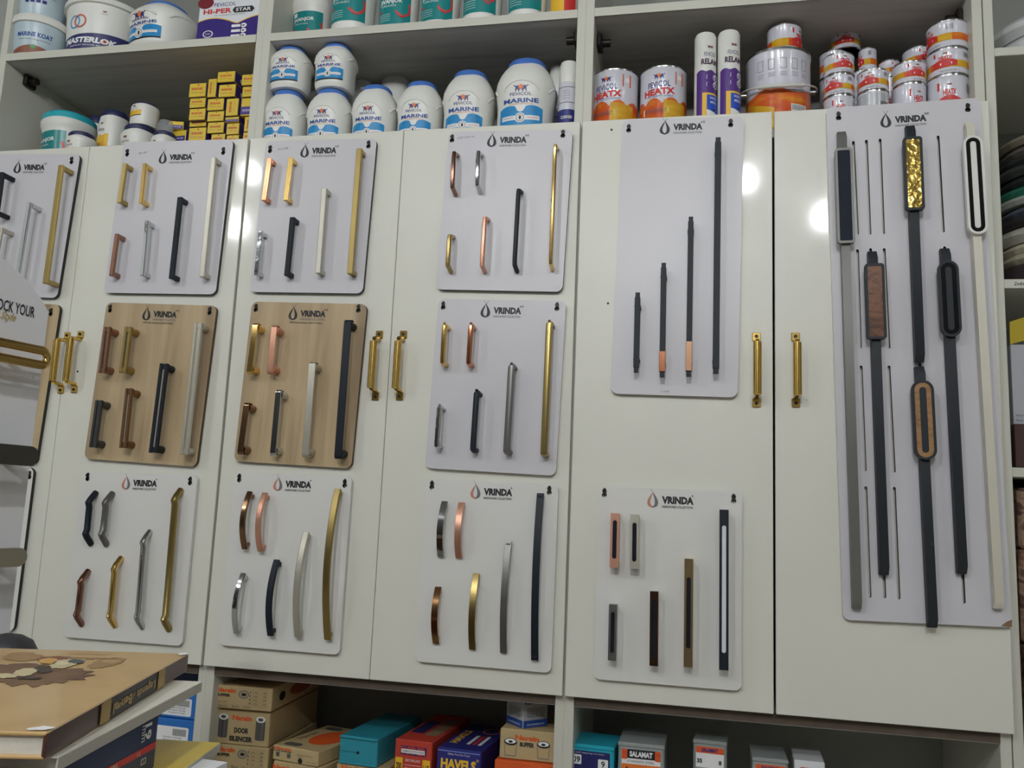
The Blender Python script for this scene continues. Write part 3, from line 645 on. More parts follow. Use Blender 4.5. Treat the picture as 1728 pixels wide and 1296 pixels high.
def teal_tub(spec, label, lid=WHITE, rz=0, grp='teal-labelled adhesive tubs', k=1.0):
    loc, R, H = spec; t = thing('adhesive_tub', label, 'tub', loc, rz, grp); ex = 2.3
    P = [(R*.78, 0), (R*.82, .008), (R*.90, H*.7), (R*.94, H*.76), (R*.99, H*.80), (R, H*.87), (R*.97, H*.89)]
    MB().lathe(P, WHITE, 40, ex).build('body', t)
    MB().lathe([(R*.96, H*.88), (R*.98, H*.89), (R*.96, H*.97), (R*.88, H)], lid, 40, ex).build('lid', t)
    f = interp(P); fn = around(f, 0, ex, .0006); g = around(f, 0, ex, .0011); m = MB(); w_ = R*.82
    m.patch(-w_, w_, H*.12, H*.68, fn, TEAL, 14)
    k2 = k
    for a0, a1, rr, cy in ((200, 400, .36, .42), (185, 300, .20, .34)):
        pts = []; q = R*.09
        for i_ in range(13): a = radians(a0+(a1-a0)*i_/12); pts.append((w_*.55+R*rr*cos(a), H*cy*k2+R*rr*1.1*sin(a)))
        for i_ in range(12, -1, -1): a = radians(a0+(a1-a0)*i_/12); pts.append((w_*.55+(R*rr-q)*cos(a), H*cy*k2+(R*rr-q)*1.1*sin(a)))
        pts = [(min(max(a, -w_), w_), b) for a, b in pts]
        m.shape([pts], g, RED)
    h = around(f, 0, ex, .0016)
    m.text('JIVANJOR', -w_*.12, H*.53*k2, H*.075, h, WHT, w=w_*1.25, bold=.03, rot=.05, shear=.1); m.text('SUPER ADHESIVE', -w_*.2, H*.46*k2, H*.025, h, WHT, w=w_*.8)
    m.patch(-w_*.75, -w_*.5, H*.59, H*.655, g, WHT, 3); m.patch(-w_*.8, -w_*.6, H*.36*k2, H*.39*k2, g, RED, 3)
    for k in range(4): m.patch(-w_*.8, -w_*.1, H*(.32-.035*k)*k2, H*(.325-.035*k)*k2, g, WHT, 5)
    m.build('label', t); return t
UH = .19
for i, (l, r, y, H, lb) in enumerate(((496, 562, .15, .155, 'teal-labelled adhesive tub nearest the left post on the upper middle shelf'), (557, 634, .075, .19, 'teal-labelled adhesive tub, second on the upper middle shelf'),
                                    (637, 708, .100, .19, 'teal-labelled adhesive tub, third on the upper middle shelf'), (706, 778, .095, .19, 'teal-labelled adhesive tub, fourth on the upper middle shelf'),
                                    (776, 850, .085, .22, 'teal-labelled adhesive tub, fifth on the upper middle shelf'), (851, 926, .085, .22, 'teal-labelled adhesive tub, sixth on the upper middle shelf'))):
    s_ = stand(l, r, 20, y, SH); teal_tub((s_[0], s_[1], H), lb, rz=.0, k=1.0 if i == 0 else .78)
teal_tub(stand(82, 154, 190, .14, zc), 'adhesive tub with bright teal lid, lower left shelf', lid=TEALCAP, rz=-.3)
s_ = stand(927, 978, 10, .09, SH)
t = thing('adhesive_tub', 'yellow and red labelled tub at the right end of the upper middle shelf', 'tub', s_[0]); R = s_[1]
MB().lathe([(R*.86, 0), (R*.9, .01), (R, .14), (R, .15)], WHITE, 32).build('body', t)
m = MB(); fn = around(lambda z: R*(.9+z*.7), 0, 2, .0008); m.patch(-R*1.1, R*.1, .02, .12, fn, YEL); m.patch(R*.1, R*.9, .02, .12, fn, RED); m.text('WOOD', -R*.4, .07, .02, around(lambda z: R*(.9+z*.7), 0, 2, .0013), INK, w=R); m.build('label', t)
MB().lathe([(R*.98, .15), (R*1.03, .152), (R*1.02, .165), (R*.9, .17)], WHITE, 32).build('lid', t)

# small white jars with navy lids, lower left shelf
def small_jar(spec, label, lid=LIDN, lay=1, rz=-.3):
    loc, R, H = spec; t = thing('small_jar', label, 'jar', loc, rz, 'small white jars with yellow labels')
    P = [(R*.86, 0), (R*.9, .004), (R*.92, H*.6), (R*.98, H*.7), (R*.99, H*.78), (R*.84, H*.88)]
    if lay == 0: P = [(R*.9, 0), (R*.94, .003), (R*.95, H*.82), (R*.9, H*.9)]
    MB().lathe(P, WHITE, 36, 2.4).build('body', t)
    MB().lathe([(R*.87, H*.86), (R*.9, H*.87), (R*.89, H*.96), (R*.8, H)], lid, 36).build('lid', t)
    f = interp(P); fn = around(f, 0, 2.4, .0006); m = MB(); w_ = R*.62; u_ = .14*H if lay == 0 else 0
    emblem(m, 0, H*.66+u_*.8, R*.22, fn, INK); m.text('FEVICOL', 0, H*.56+u_*.8, H*.04, fn, INK, w=w_)
    for k in range(4): m.patch(w_*(-1+.5*k)+.0003, w_*(-.5+.5*k)-.0003, H*.25+u_, H*(.44+.02*(k % 2))+u_, fn, YEL, 3)
    m.patch(-w_, w_, H*.22+u_, H*.25+u_, fn, INK, 6); m.build('label', t); return t
small_jar(stand(117, 158, 222, .052, zc), 'small white jar with navy lid in front of the teal-lidded tub')
small_jar(stand(150, 176, 196, .235, zc), 'small white jar behind, right of the teal-lidded tub', lay=0)
small_jar(stand(173, 214, 186, .12, zc), 'small white jar with yellow label left of the stacked pair', lay=0)
small_jar(stand(205, 232, 206, .22, zc), 'small white jar mostly hidden at the back behind the stacked pair')
bj = small_jar(stand(211, 260, 210, .08, zc), 'wide white jar with navy lid, bottom of the stacked pair')
small_jar(stand(225, 265, 173, .08, top_of(bj)), 'small white jar with yellow label, top of the stacked pair', lay=0)
cj = small_jar(stand(259, 295, 221, .07, zc), 'white jar with navy lid carrying a clear cup, beside the yellow cartons')
s_ = stand(267, 291, 201, .07, top_of(cj)); tag(MB().lathe([(s_[1], 0), (s_[1]*.95, s_[2]*.7), (s_[1]*.8, s_[2]*.95), (s_[1]*.5, s_[2])], mat('clear_cup', (200, 205, 208), .15, alpha=.35), 24).build('clear_cup', None, s_[0]), 'small clear plastic cup upside down on a white jar', 'cup')

# upper left shelf
def koat(spec, label, back=False):
    loc, R, H = spec; t = thing('coating_tub', label, 'tub', loc, 0, 'pale blue coating tubs')
    P = [(R*.80, 0), (R*.84, .005), (R*.93, H*.86)]; pb = mat('pale_blue_tub', (186, 204, 212), .3)
    MB().lathe(P, pb, 40).build('body', t)
    MB().lathe([(R*.94, H*.80), (R, H*.81), (R, H*.95), (R*.95, H), (R*.4, H)], WHITE, 40).build('lid', t)
    f = interp(P); fn = around(f, .5, 2, .0006); m = MB()
    if back:
        for k in range(4): m.patch(-R*.5+k*R*.22, -R*.34+k*R*.22, H*.30, H*.37, fn, INDIGO, 2)
        for k in range(6): m.patch(-R*.5, R*.7, H*(.72-.055*k), H*(.728-.055*k), fn, BLUEINK, 6)
    else:
        m.text('MARINE KOAT', 0, H*.5, H*.11, fn, BLUEINK, w=R*1.25, bold=.03); m.text('waterproofing coating', 0, H*.38, H*.04, fn, GREYINK, w=R*1.1)
        m.patch(-R*.8, R*.8, H*.05, H*.2, fn, mat('brown_print', (140, 84, 60), .4), 12, top=lambda q: H*(.12+.12*sin(pi*q))); m.shape([circ(0, H*.2, R*.09, 14)], around(f, .5, 2, .001), mat('green_print', (90, 150, 90), .4))
    m.build('label', t); return t
kt = koat(stand(31, 108, 40, .085, SH, .2), 'pale blue coating tub on the upper left shelf, lower of two stacked'); 
s_ = stand(40, 110, -20, .085, top_of(kt)); koat((s_[0], s_[1], .125), 'pale blue coating tub on the upper left shelf, upper of two stacked', True)
(s0, R, _) = stand(126, 241, 10, .13, SH); H = W(170, 8, .118-R).z-SH+.042
t = thing('paint_bucket', 'big white bucket with navy band and interlocking rings, upper left shelf', 'bucket', s0, 0)
P = [(R*.82, 0), (R*.85, .006), (R*.94, H*.92)]; MB().lathe(P, WHITE, 48).build('body', t)
MB().lathe([(R*.95, H*.88), (R*1.0, H*.89), (R*1.0, H*.97), (R*.96, H), (R*.5, H)], WHITE, 48).build('lid', t)
f = interp(P); fn = around(f, .32, 2, .0006); g = around(f, .32, 2, .0012); m = MB()
m.patch(-R*.95, R*1.2, .01, H*.42, fn, NAVY2, 20, top=lambda q: H*(.31+.10*q)); m.text('MASTERLOK', -R*.1, H*.235, H*.10, g, WHT, w=R*1.35, bold=.05, shear=.15); m.text('PREMIUM WOOD ADHESIVE', -R*.05, H*.145, H*.03, g, WHT, w=R*1.1)
m.shape([circ(-R*.50, H*.56, H*.115, 24), circ(-R*.50, H*.56, H*.09, 24)], fn, mat('light_blue_print', (70, 160, 214), .4)); m.shape([circ(-R*.33, H*.565, H*.115, 24), circ(-R*.33, H*.565, H*.09, 24)], g, mat('brick_print', (200, 100, 84), .4))
m.shape([circ(R*.30, H*.235, H*.03, 12), circ(R*.30, H*.235, H*.015, 12)], around(f, .32, 2, .0018), ORANGE)
emblem(m, R*.25, H*.75, R*.07, fn, INK); m.text('FEVICOL', R*.25, H*.71, H*.02, fn, GREYINK); m.build('label', t)
# flat-faced white and violet carton
a = W(331, 60, .05); b = W(444, 60, .05); x0, x1 = a.x, b.x-.012
t = thing('adhesive_carton', 'white and violet carton with three white bolts, upper left shelf by the post', 'carton', ((x0+x1)/2, .05, SH)); hw = (x1-x0)/2; H = .30
MB().box(-hw, hw, 0, .12, 0, H, PAPER, .003).build('body', t)
fn, g, h2 = [(lambda e: (lambda a, b: (a, e, b*.70)))(e) for e in (-.0004, -.0008, -.0012)]; m = MB(); VIO = mat('violet_print', (58, 42, 124), .3)
m.patch(-hw*.98, hw*.98, .012, .07, fn, YEL, 20, top=lambda q: .078+.026*abs(sin(pi*(q*1.25+.2)))); m.patch(-hw*.98, hw*.98, .003, .07, g, VIO, 20, top=lambda q: .074+.026*abs(sin(pi*(q*1.25+.2))))
m.text('HI-PER', -hw*.38, .128, .018, g, RED, w=hw*.9, bold=.03); m.shape([[(hw*.10, .128), (hw*.17, .139), (hw*.72, .139), (hw*.80, .128), (hw*.72, .117), (hw*.17, .117)]], g, INK); m.text('STAR', hw*.45, .128, .013, h2, WHT, w=hw*.48, bold=.02)
m.text('FEVICOL', -hw*.15, .152, .014, g, INDIGO, w=hw*.7); m.text('THE ULTIMATE WHITE GLUE', 0, .111, .004, g, GREYINK, w=hw*1.0)
m.shape([circ(-hw*.78, .163, .022, 20)], g, mat('dark_red_print', (120, 30, 40), .4)); m.shape([circ(-hw*.62, .042, .014, 20), circ(-hw*.62, .042, .011, 20)], h2, WHT); m.text('UV', -hw*.62, .042, .007, h2, WHT)
for k in range(3):
    z = .028+.019*k; m.shape([rrect(hw*.12, hw*.44, z-.005, z+.005, .001, 2)], h2, WHT); m.shape([circ(hw*.50, z, .0085, 16), circ(hw*.50, z, .003, 10)], h2, WHT)
m.text('ADVANCED BONDING', -hw*.1, .011, .004, h2, WHT, w=hw*.8); m.build('label', t)

# ---------------------------------------------------------------- orange tins, right shelf
def tin(spec, label, big=False, turn=0.0, plain=False, grp='orange and white tins'):
    loc, R, H = spec; t = thing('tin_can', label, 'tin', loc, turn, grp); rr = .0018 if not big else .0028
    MB().lathe([(R*.97, 0), (R, .001), (R, .003), (R*.975, .005), (R*.975, H-.005), (R, H-.003), (R, H-.001), (R*.96, H)], TINL, 40).build('body', t)
    MB().lathe([(R*.8, H-.003), (R*.93, H-.0028), (R*1.005, H-.0028), (R*1.01, H), (R*.97, H+.0012), (R*.92, H-.001)], TIN, 40).build('lid', t); MB().lathe([(R*.99, 0), (R*1.008, .0006), (R*1.008, .0025), (R*.99, .003)], TIN, 40).build('base_rim', t)
    Rb = R*.975; fn = around(Rb, 0, 2, .0005); g = around(Rb, 0, 2, .001); g2 = around(Rb, 0, 2, .0015); m = MB(); L = pi*Rb*.999
    if plain: m.patch(-L, L, .006, H-.006, fn, mat('bare_tin_label', (200, 202, 206), .25, .3), 40); m.patch(-R*.3, R*.3, H*.45, H*.7, g, GREYINK, 4)
    elif big:
        m.patch(-L, L, .006, H*.5, fn, FLAME, 48, top=lambda q: H*(.49+.08*abs(sin(pi*(q*8)))**.7)); m.patch(Rb*.05, Rb*1.1, .01, H*.5, g, FLAMEY, 12, top=lambda q: H*(.54-.04*q)); m.patch(-Rb, Rb*1.1, .006, H*.2, g2, mat('dark_foot_print', (62, 30, 26), .4), 14, top=lambda q: H*(.20+.03*sin(pi*q)))
        emblem(m, -R*.15, H*.86, R*.34, fn); m.text('FEVICOL', -R*.15, H*.755, H*.08, fn, INDIGO, w=R*.95, bold=.01, rot=.04); m.text('HEATX', -R*.15, H*.655, H*.09, fn, RED, w=R*1.35, bold=.05, rot=.04)
        m.text('HEAT RESISTANT ADHESIVE', -R*.1, H*.59, H*.02, g, BLUEINK, w=R*1.1); m.shape([rrect(-R*.85, R*.25, H*.35, H*.44, H*.02)], g2, WHT); m.text('STRONG HEAT', -R*.3, H*.395, H*.05, around(Rb, 0, 2, .002), GREYINK, w=R*.9)
        m.shape([rrect(R*.55, R*.95, H*.76, H*.93, .002)], fn, mat('orange_badge', (222, 92, 50), .4)); m.shape([rrect(R*.66, R*.84, H*.82, H*.88, .001)], g, WHT)
    else:
        for k, mm in enumerate((FLAME, FLAMEY, FLAME, FLAMEY, FLAME, FLAMEY)):
            m.patch(-L+k*L/3, -L+(k+1)*L/3, H*.26, H*.52, fn, mm, 8)
        m.patch(-R*.8, R*.35, H*.30, H*.6, g, RED, 12, top=lambda q: H*(.50+.09*sin(pi*q)))
        m.shape([rrect(-R*.45, R*.1, H*.36, H*.44, H*.02)], g2, WHT)
        emblem(m, -R*.2, H*.80, R*.17, fn, INK); m.text('HEATX', -R*.2, H*.655, H*.115, fn, RED, w=R*.62, bold=.04); m.patch(-R*.78, -R*.68, H*.7, H*.86, fn, RED, 2)
        for k in range(7): m.patch(R*(.75+.05*k), R*(.775+.05*k), H*.66, H*.85, fn, GREYINK, 1)
        m.text('Net contents 200 ml', 0, H*.14, H*.06, fn, GREYINK, w=R*.9)
    m.build('label', t); return t
tin(stand(999, 1078, 117, .095, zc, .9), 'large orange and white tin nearest the middle post', True, -.15)
tin(stand(1080, 1160, 112, .095, zc, .9), 'large orange and white tin left of the two tall white tubes', True, .0)
def tube_(spec, label):
    loc, R, H = spec; t = thing('sealant_tube', label, 'tube', loc, .45, 'tall white and purple tubes')
    MB().lathe([(R*.97, 0), (R, .002), (R, H-.008), (R*.9, H-.002), (R*.6, H)], WHITE, 32).build('body', t)
    fn = around(R, 0, 2, .0005); g = around(R, 0, 2, .001); g2 = around(R, 0, 2, .0015); m = MB()
    m.patch(-R*1.3, R*1.5, .004, H*.60, fn, PURPLE, 16, top=lambda q: H*(.60+.02*abs(sin(3*pi*q)))); m.patch(-R*.7, R*1.5, .004, H*.40, g, YEL, 12); m.patch(-R*.3, R*1.5, H*.07, H*.38, g2, mat('blue_panel', (40, 84, 196), .4), 10); m.patch(-R*.3, R*1.5, .004, H*.24, around(R, 0, 2, .0018), WHT, 10, top=lambda q: H*(.24-.05*q))
    g3 = around(R, 0, 2, .0022)
    m.shape([[(R*.2, H*.23), (R*.5, H*.26), (R*1.2, H*.08), (R*1.1, H*.05)]], g3, INK)
    for k in range(4): m.patch(-R*1.2+R*.55, R*.55, H*.10-k*.006, H*.10-k*.006+.0008, g3, GREYINK, 4)
    for k in range(2):
        z = H*(.55-.07*k); m.shape([rrect(-R*.35, R*.5, z-.005, z+.005, .002, 3)], g, WHT); m.shape([circ(R*.6, z, .008, 14)], g, WHT)
    m.text('WOOD TO', R*.35, H*.35, H*.022, g3, WHT, w=R*.8, bold=.02); m.text('METAL', R*.35, H*.31, H*.022, g3, WHT, w=R*.7, bold=.02)
    emblem(m, 0, H*.84, R*.42, fn); m.text('FEVICOL', 0, H*.77, H*.04, fn, INDIGO, w=R*1.15); m.text('RELAM', -R*.03, H*.70, H*.055, fn, mat('maroon_print', (70, 40, 70), .4), w=R*1.6, bold=.04)
    m.build('label', t); return t
tube_(stand(1172, 1209, 61, .055, zc, 0), 'tall white and purple sealant tube, left of the pair')
tube_(stand(1211, 1249, 57, .055, zc, 0), 'tall white and purple sealant tube, right of the pair, beside the wire-handled tin')
(l_, R, H) = stand(1258, 1368, 82, .12, zc, .9)
t = thing('tin_bucket', 'large white and orange tin bucket with a wire carrying handle', 'bucket', l_)
MB().lathe([(R*.97, 0), (R, .002), (R*.98, .006), (R*.98, H-.008), (R, H-.004), (R*.97, H)], TINL, 48).build('body', t)
MB().lathe([(R*.9, H-.004), (R*1.01, H-.004), (R*1.01, H+.001), (R*.93, H+.002), (R*.9, H-.003)], TIN, 48).build('rim', t)
Rb = R*.98; fn = around(Rb, 0, 2, .0006); g = around(Rb, 0, 2, .0012); m = MB()
m.patch(-pi*Rb*.99, pi*Rb*.99, .008, H*.42, fn, FLAME, 48, top=lambda q: H*(.50+.06*sin(pi*(q*4+.7))**2)); m.patch(-Rb*1.2, -Rb*.2, .01, H*.3, g, FLAMEY, 10, top=lambda q: H*(.44-.12*q)); m.patch(Rb*.3, Rb*.85, H*.27, H*.36, around(Rb, 0, 2, .0018), WHT, 4)
for k in range(11): m.patch(Rb*(.34+.045*k), Rb*(.358+.045*k), H*.29, H*.35, around(Rb, 0, 2, .0022), INK, 1)
for k in range(5):
    x = -Rb*.75+k*Rb*.36; m.shape([rrect(x, x+Rb*.2, H*.76, H*.88, .001), rrect(x+.0008, x+Rb*.2-.0008, H*.76+.0008, H*.88-.0008, .001)], fn, GREYINK)
    for j in range(3): m.patch(x, x+Rb*.22, H*(.72-.02*j), H*(.723-.02*j), fn, GREYINK, 3)
for k in range(4): m.patch(-Rb*.5, Rb*.1, H*(.58-.03*k), H*(.583-.03*k), fn, GREYINK, 5); m.patch(Rb*.2, Rb*.8, H*(.58-.03*k), H*(.583-.03*k), fn, GREYINK, 5)
m.build('label', t)
m = MB(); WIRE = mat('white_wire', (212, 212, 206), .35)
pts = [(-R-.006, 0, H*.63)]+[(-(R+.012)*cos(pi*k/16), -(R+.014)*sin(pi*k/16), H*.63-.022*sin(pi*k/16)**1.5) for k in range(17)]+[(R+.006, 0, H*.63)]
m.tube(pts, .0020, WIRE, 8); m.tube(pts[6:13], .0048, WIRE, 10)
for sg in (-1, 1): m.cyl((sg*R*.97, 0, H*.63), (sg*(R+.009), 0, H*.63), .006, TIN, 14)
m.build('bucket_handle', t)
tin(stand(1294, 1353, 40, .12, zc+H+.002, .9), 'small tin sitting on top of the wire-handled tin bucket', False, 1.2)
# clusters at the right: each tin stands on the one below it
def stack(l, r, tops, y, labels, turns, zb=None, plains=()):
    z = zc if zb is None else zb
    for k, (tp, lb, tn) in enumerate(zip(tops, labels, turns)):
        lc, R, H = stand(l, r, tp, y, z, .9)
        tin((lc, R*.99, H), lb, False, tn, k in plains); z += H+.0014
    return z
stack(1389, 1442, (160, 124, 89), .065, ('tin at the bottom of the left three-tin stack', 'tin in the middle of the left three-tin stack', 'tin on top of the left three-tin stack'), (.2, -.3, .5))
bz = stack(1382, 1432, (128, 84), .19, ('tin at the bottom of the back row behind the left three-tin stack', 'tin near the top of the back row behind the left three-tin stack'), (.9, 1.2))
stack(1446, 1500, (152, 116), .065, ('upside-down tin under a tin, between the two big clusters', 'tin on the upside-down tin, between the two big clusters'), (.6, -.2), plains=(0,))
z = stack(1434, 1478, (118,), .185, ('tin in the back row carrying two smaller tins',), (.5,)); 
stack(1400, 1453, (50,), .19, ('tin highest in the back row, resting above the left stack',), (.1,), zb=bz)
stack(1448, 1480, (80,), .185, ('smallest tin, with a bare metal seam, standing in the back row',), (-.9,), zb=z)
stack(1505, 1563, (140, 103), .075, ('tin at the bottom left of the tall right stack', 'tin second up, left of the tall right stack'), (.6, .5))
stack(1482, 1518, (130, 101), .19, ('hidden bottom tin behind the short right stack', 'tin peeking out above and behind the short right stack'), (.2, .9))
stack(1522, 1578, (148, 112, 78), .195, ('tin at the bottom of the back stack beside the tall right stack', 'tin in the middle of the back stack beside the tall right stack', 'tin on top of the back stack, left of the tall right stack'), (.9, .9, .6))
stack(1563, 1634, (126, 81, 34), .075, ('tin at the bottom of the tall right stack by the right post', 'tin in the middle of the tall right stack by the right post', 'topmost tin of the tall right stack by the right post'), (.05, -.15, -1.1))

# ---------------------------------------------------------------- little yellow cartons
YB = mat('yellow_carton', (226, 196, 60), .3, coat=.3); VB = mat('violet_carton_end', (64, 52, 140), .35)
def ycarton(l, r, t_, b_, y, where, vert=False, side=VB, rz=0.0, end=False, d=.062):
    p, q = W(l, b_, y), W(r, t_, y); w_ = (q.x-p.x); h = q.z-p.z
    t = thing('small_carton', 'small yellow carton, '+where, 'carton', ((p.x+q.x)/2, y, p.z), rz, 'little yellow cartons')
    m = MB(); m.box(-w_/2, w_/2, 0, d, 0, h-.0006, YB, .0012); m.build('body', t)
    m = MB(); fn = flat(); g = flat(-.0008)
    s_ = onface((w_/2, d/2, h/2), (0, 1, 0), (0, 0, 1)); m.shape([rrect(-d*.47, d*.47, -h*.46, h*.46, .001)], s_, side); m.shape([circ(0, 0, h*.2, 10)], onface((w_/2, d/2, h/2), (0, 1, 0), (0, 0, 1), .0009), WHT)
    bt = onface((0, d/2, 0), (1, 0, 0), (0, -1, 0)); m.shape([rrect(-w_*.47, w_*.47, -d*.47, d*.47, .001)], bt, side if not end else YB)
    if end: m.shape([rrect(-w_*.46, w_*.46, h*.06, h*.5, .001)], fn, side); m.text('FEVIKWIK', 0, h*.28, h*.14, g, WHT, w=w_*.7)
    elif vert:
        m.text('FEVIKWIK', -w_*.12, h*.5, w_*.2, fn, RED, w=h*.62, bold=.03, rot=pi/2); m.text('one drop instant', w_*.2, h*.5, w_*.1, fn, GREYINK, w=h*.6, rot=pi/2)
    else:
        m.text('FEVIKWIK', 0, h*.56, h*.17, fn, RED, w=w_*.68, bold=.03); m.shape([circ(w_*.05, h*.84, h*.06, 8)], fn, RED); m.text('One drop instant', -w_*.18, h*.3, h*.12, fn, GREYINK, w=w_*.4); m.text('adhesive', w_*.26, h*.28, h*.11, fn, RED, w=w_*.28)
    m.build('label', t); return t
yc = .085
for a in ((317, 348, 214, 239, yc, 'bottom of the first full column, beside the leaning pair'), (319, 348, 203, 214, yc+.012, 'second from the bottom in the first full column'), (318, 347, 182, 203, yc, 'third from the bottom in the first full column'),
          (319, 347, 164, 182, yc, 'fourth up in the first full column'), (318, 348, 139, 164, yc-.006, 'top of the first full column'),
          (355, 380, 225, 245, yc+.004, 'bottom of the second column'), (349, 378, 205, 225, yc, 'second from the bottom of the second column'), (349, 378, 186.5, 205, yc, 'third from the bottom of the second column'), (349, 378, 165, 186.5, yc, 'directly under the upright one in the second column'),
          (366, 397, 119, 139, yc-.004, 'highest of all, with a violet side'), (368, 398, 141, 164, yc, 'right under the highest one'),
          (381, 403, 227, 245, yc, 'bottom of the third column'), (381, 404, 207, 227, yc+.004, 'tilted one in the third column'),
          (407, 434, 124, 144, yc, 'top of the column against the post'), (408, 433, 144.5, 163.5, yc, 'second from the top against the post'), (409, 429, 222, 240, yc, 'bottom of the column against the post')):
    ycarton(*a)
ycarton(349, 366, 132, 164, yc, 'standing upright near the top of the second column', vert=True)
ycarton(380, 403, 165, 195.5, yc, 'standing upright in the third column', vert=True)
ycarton(411, 430, 196, 222, yc, 'standing upright low against the post', vert=True)
ycarton(379, 403, 196, 206.5, yc+.006, 'with violet end, under the upright one in the third column', end=True)
ycarton(405, 431, 164, 195.5, yc, 'large, with violet strip, against the post', end=True)
ycarton(290, 315, 219, 240, .095, 'lower of the leaning pair at the left of the pile', end=True, rz=-.1)
ycarton(285, 309, 203.5, 218.5, .095, 'upper of the leaning pair at the left of the pile', end=True, rz=.25)

# ---------------------------------------------------------------- cartons on the lower shelves
KR = mat('kraft_carton', (186, 164, 120), .6, var=.06, vscale=20); KR2 = mat('dull_kraft_side', (140, 112, 84), .7, var=.2, vscale=30); ORC = mat('orange_carton_print', (216, 90, 34), .55); BATT = streak('printed_cylinder', [(.3, (60, 58, 56)), (.7, (110, 108, 104))], (120, 1, 1), .5)
def carton(l, r, t_, b_, y, d, label, m_, rz=0.0, name='carton', zb=None, grp=None, cat='carton', bev=.002):
    p, q = W(l, (t_+b_)/2, y), W(r, (t_+b_)/2, y); z1 = W((l+r)/2, t_, y).z; z0 = W((l+r)/2, b_, y).z if zb is None else zb
    w_ = (q.x-p.x)/max(.5, cos(rz)); t = thing(name, label, cat, ((p.x+q.x)/2, y, z0), rz, grp); h = z1-z0-.0008
    m = MB(); m.box(-w_/2, w_/2, 0, d, 0, h, m_, bev); m.build('body', t)
    return t, w_, h, d
LS = .8805
def buffer_print(t, w_, h, d, z0=0, title='BUFFER', eyes=True):
    fn = flat(); g = flat(-.0008); m = MB(); H = h-z0
    m.text('Narain', -w_*.29, z0+H*.80, H*.2, fn, ORC, w=w_*.33, bold=.05); m.text(title, -w_*.33, z0+H*.58, H*.13, fn, INK, w=w_*.24, bold=.05)
    if eyes:
        m.shape([circ(w_*.02, z0+H*.66, w_*.09, 20, H*.18), circ(w_*.02, z0+H*.66, w_*.07, 20, H*.13)], fn, GREYINK); m.shape([circ(w_*.02, z0+H*.66, w_*.045, 14, H*.07)], fn, INK)
    for k in range(4):
        m.text('5 mm', w_*.22, z0+H*(.78-.16*k), H*.06, fn, INK, w=w_*.07); m.text('100', w_*.38, z0+H*(.78-.16*k), H*.06, fn, INK, w=w_*.05); m.shape([circ(w_*.13, z0+H*(.78-.16*k), H*.03, 8)], fn, INK); m.patch(w_*.1, w_*.44, z0+H*(.71-.16*k), z0+H*(.715-.16*k), fn, GREYINK, 2)
    m.text('made in india', -w_*.35, z0+H*.3, H*.05, fn, INK, w=w_*.18); m.text('Brown    Black    Clear', -w_*.12, z0+H*.12, H*.07, fn, INK, w=w_*.55); m.patch(-w_*.46, w_*.46, z0+H*.18, z0+H*.185, fn, GREYINK, 2)
    m.build('label', t)
    m = MB(); s_ = onface((w_/2, d/2, h/2), (0, 1, 0), (0, 0, 1)); m.shape([circ(-d*.3, 0, d*.06, 14, h*.2)], s_, INK); m.shape([circ(d*.1, h*.05, d*.25, 16, h*.3)], s_, mat('faded_red_print', (150, 74, 50), .6)); m.build('side_print', t)
def silencer_print(t, w_, h, d, big=True, z0=0):
    fn = flat(); m = MB(); H = h-z0
    if big:
        for sg in (-1, 1):
            x = sg*w_*.34; m.shape([rrect(x-w_*.085, x+w_*.085, z0+H*.18, z0+H*.80, w_*.03)], fn, BATT); m.shape([circ(x, z0+H*.78, w_*.085, 18, H*.09)], flat(-.0008), WHT); m.shape([circ(x, z0+H*.78, w_*.05, 14, H*.05)], flat(-.0012), BATT)
        m.text('Narain', 0, z0+H*.78, H*.15, fn, ORC, w=w_*.36, bold=.05); m.text('DOOR', 0, z0+H*.42, H*.16, fn, INK, w=w_*.26, bold=.05); m.text('SILENCER', 0, z0+H*.18, H*.15, fn, INK, w=w_*.42, bold=.05)
    else:
        m.text('Narain', -w_*.28, z0+H*.83, H*.18, fn, ORC, w=w_*.40, bold=.06); m.text('DOOR SILENCER', -w_*.28, z0+H*.67, H*.09, fn, INK, w=w_*.40, bold=.05)
        for x in (-.38, -.14): m.shape([rrect(w_*x-w_*.04, w_*x+w_*.04, z0+H*.28, z0+H*.58, w_*.015)], fn, BATT)
        m.text('Natural  Brown', w_*.22, z0+H*.62, H*.07, fn, INK, w=w_*.34); m.text('Black', w_*.12, z0+H*.48, H*.07, fn, INK, w=w_*.1); m.text('QTY. 2 PCS', w_*.36, z0+H*.22, H*.08, fn, INK, w=w_*.2); m.shape([circ(w_*.12, z0+H*.22, w_*.05, 12)], fn, INK)
    m.build('label', t)
b1_ = carton(362, 452, 1258, 1300, .055, .26, 'kraft buffer carton, third down in the left stack', KR, .02, zb=LS, grp='kraft cartons with orange lettering'); buffer_print(*b1_, z0=b1_[2]-.05)
b2_ = carton(362, 454, 1198, 1258, .055, .26, 'kraft carton with two printed cylinders, second down in the left stack', KR, .02, grp='kraft cartons with orange lettering'); silencer_print(*b2_)
b3_ = carton(361, 458, 1158, 1198, .045, .27, 'kraft buffer carton, top of the left stack', KR, .04, grp='kraft cartons with orange lettering'); buffer_print(*b3_)
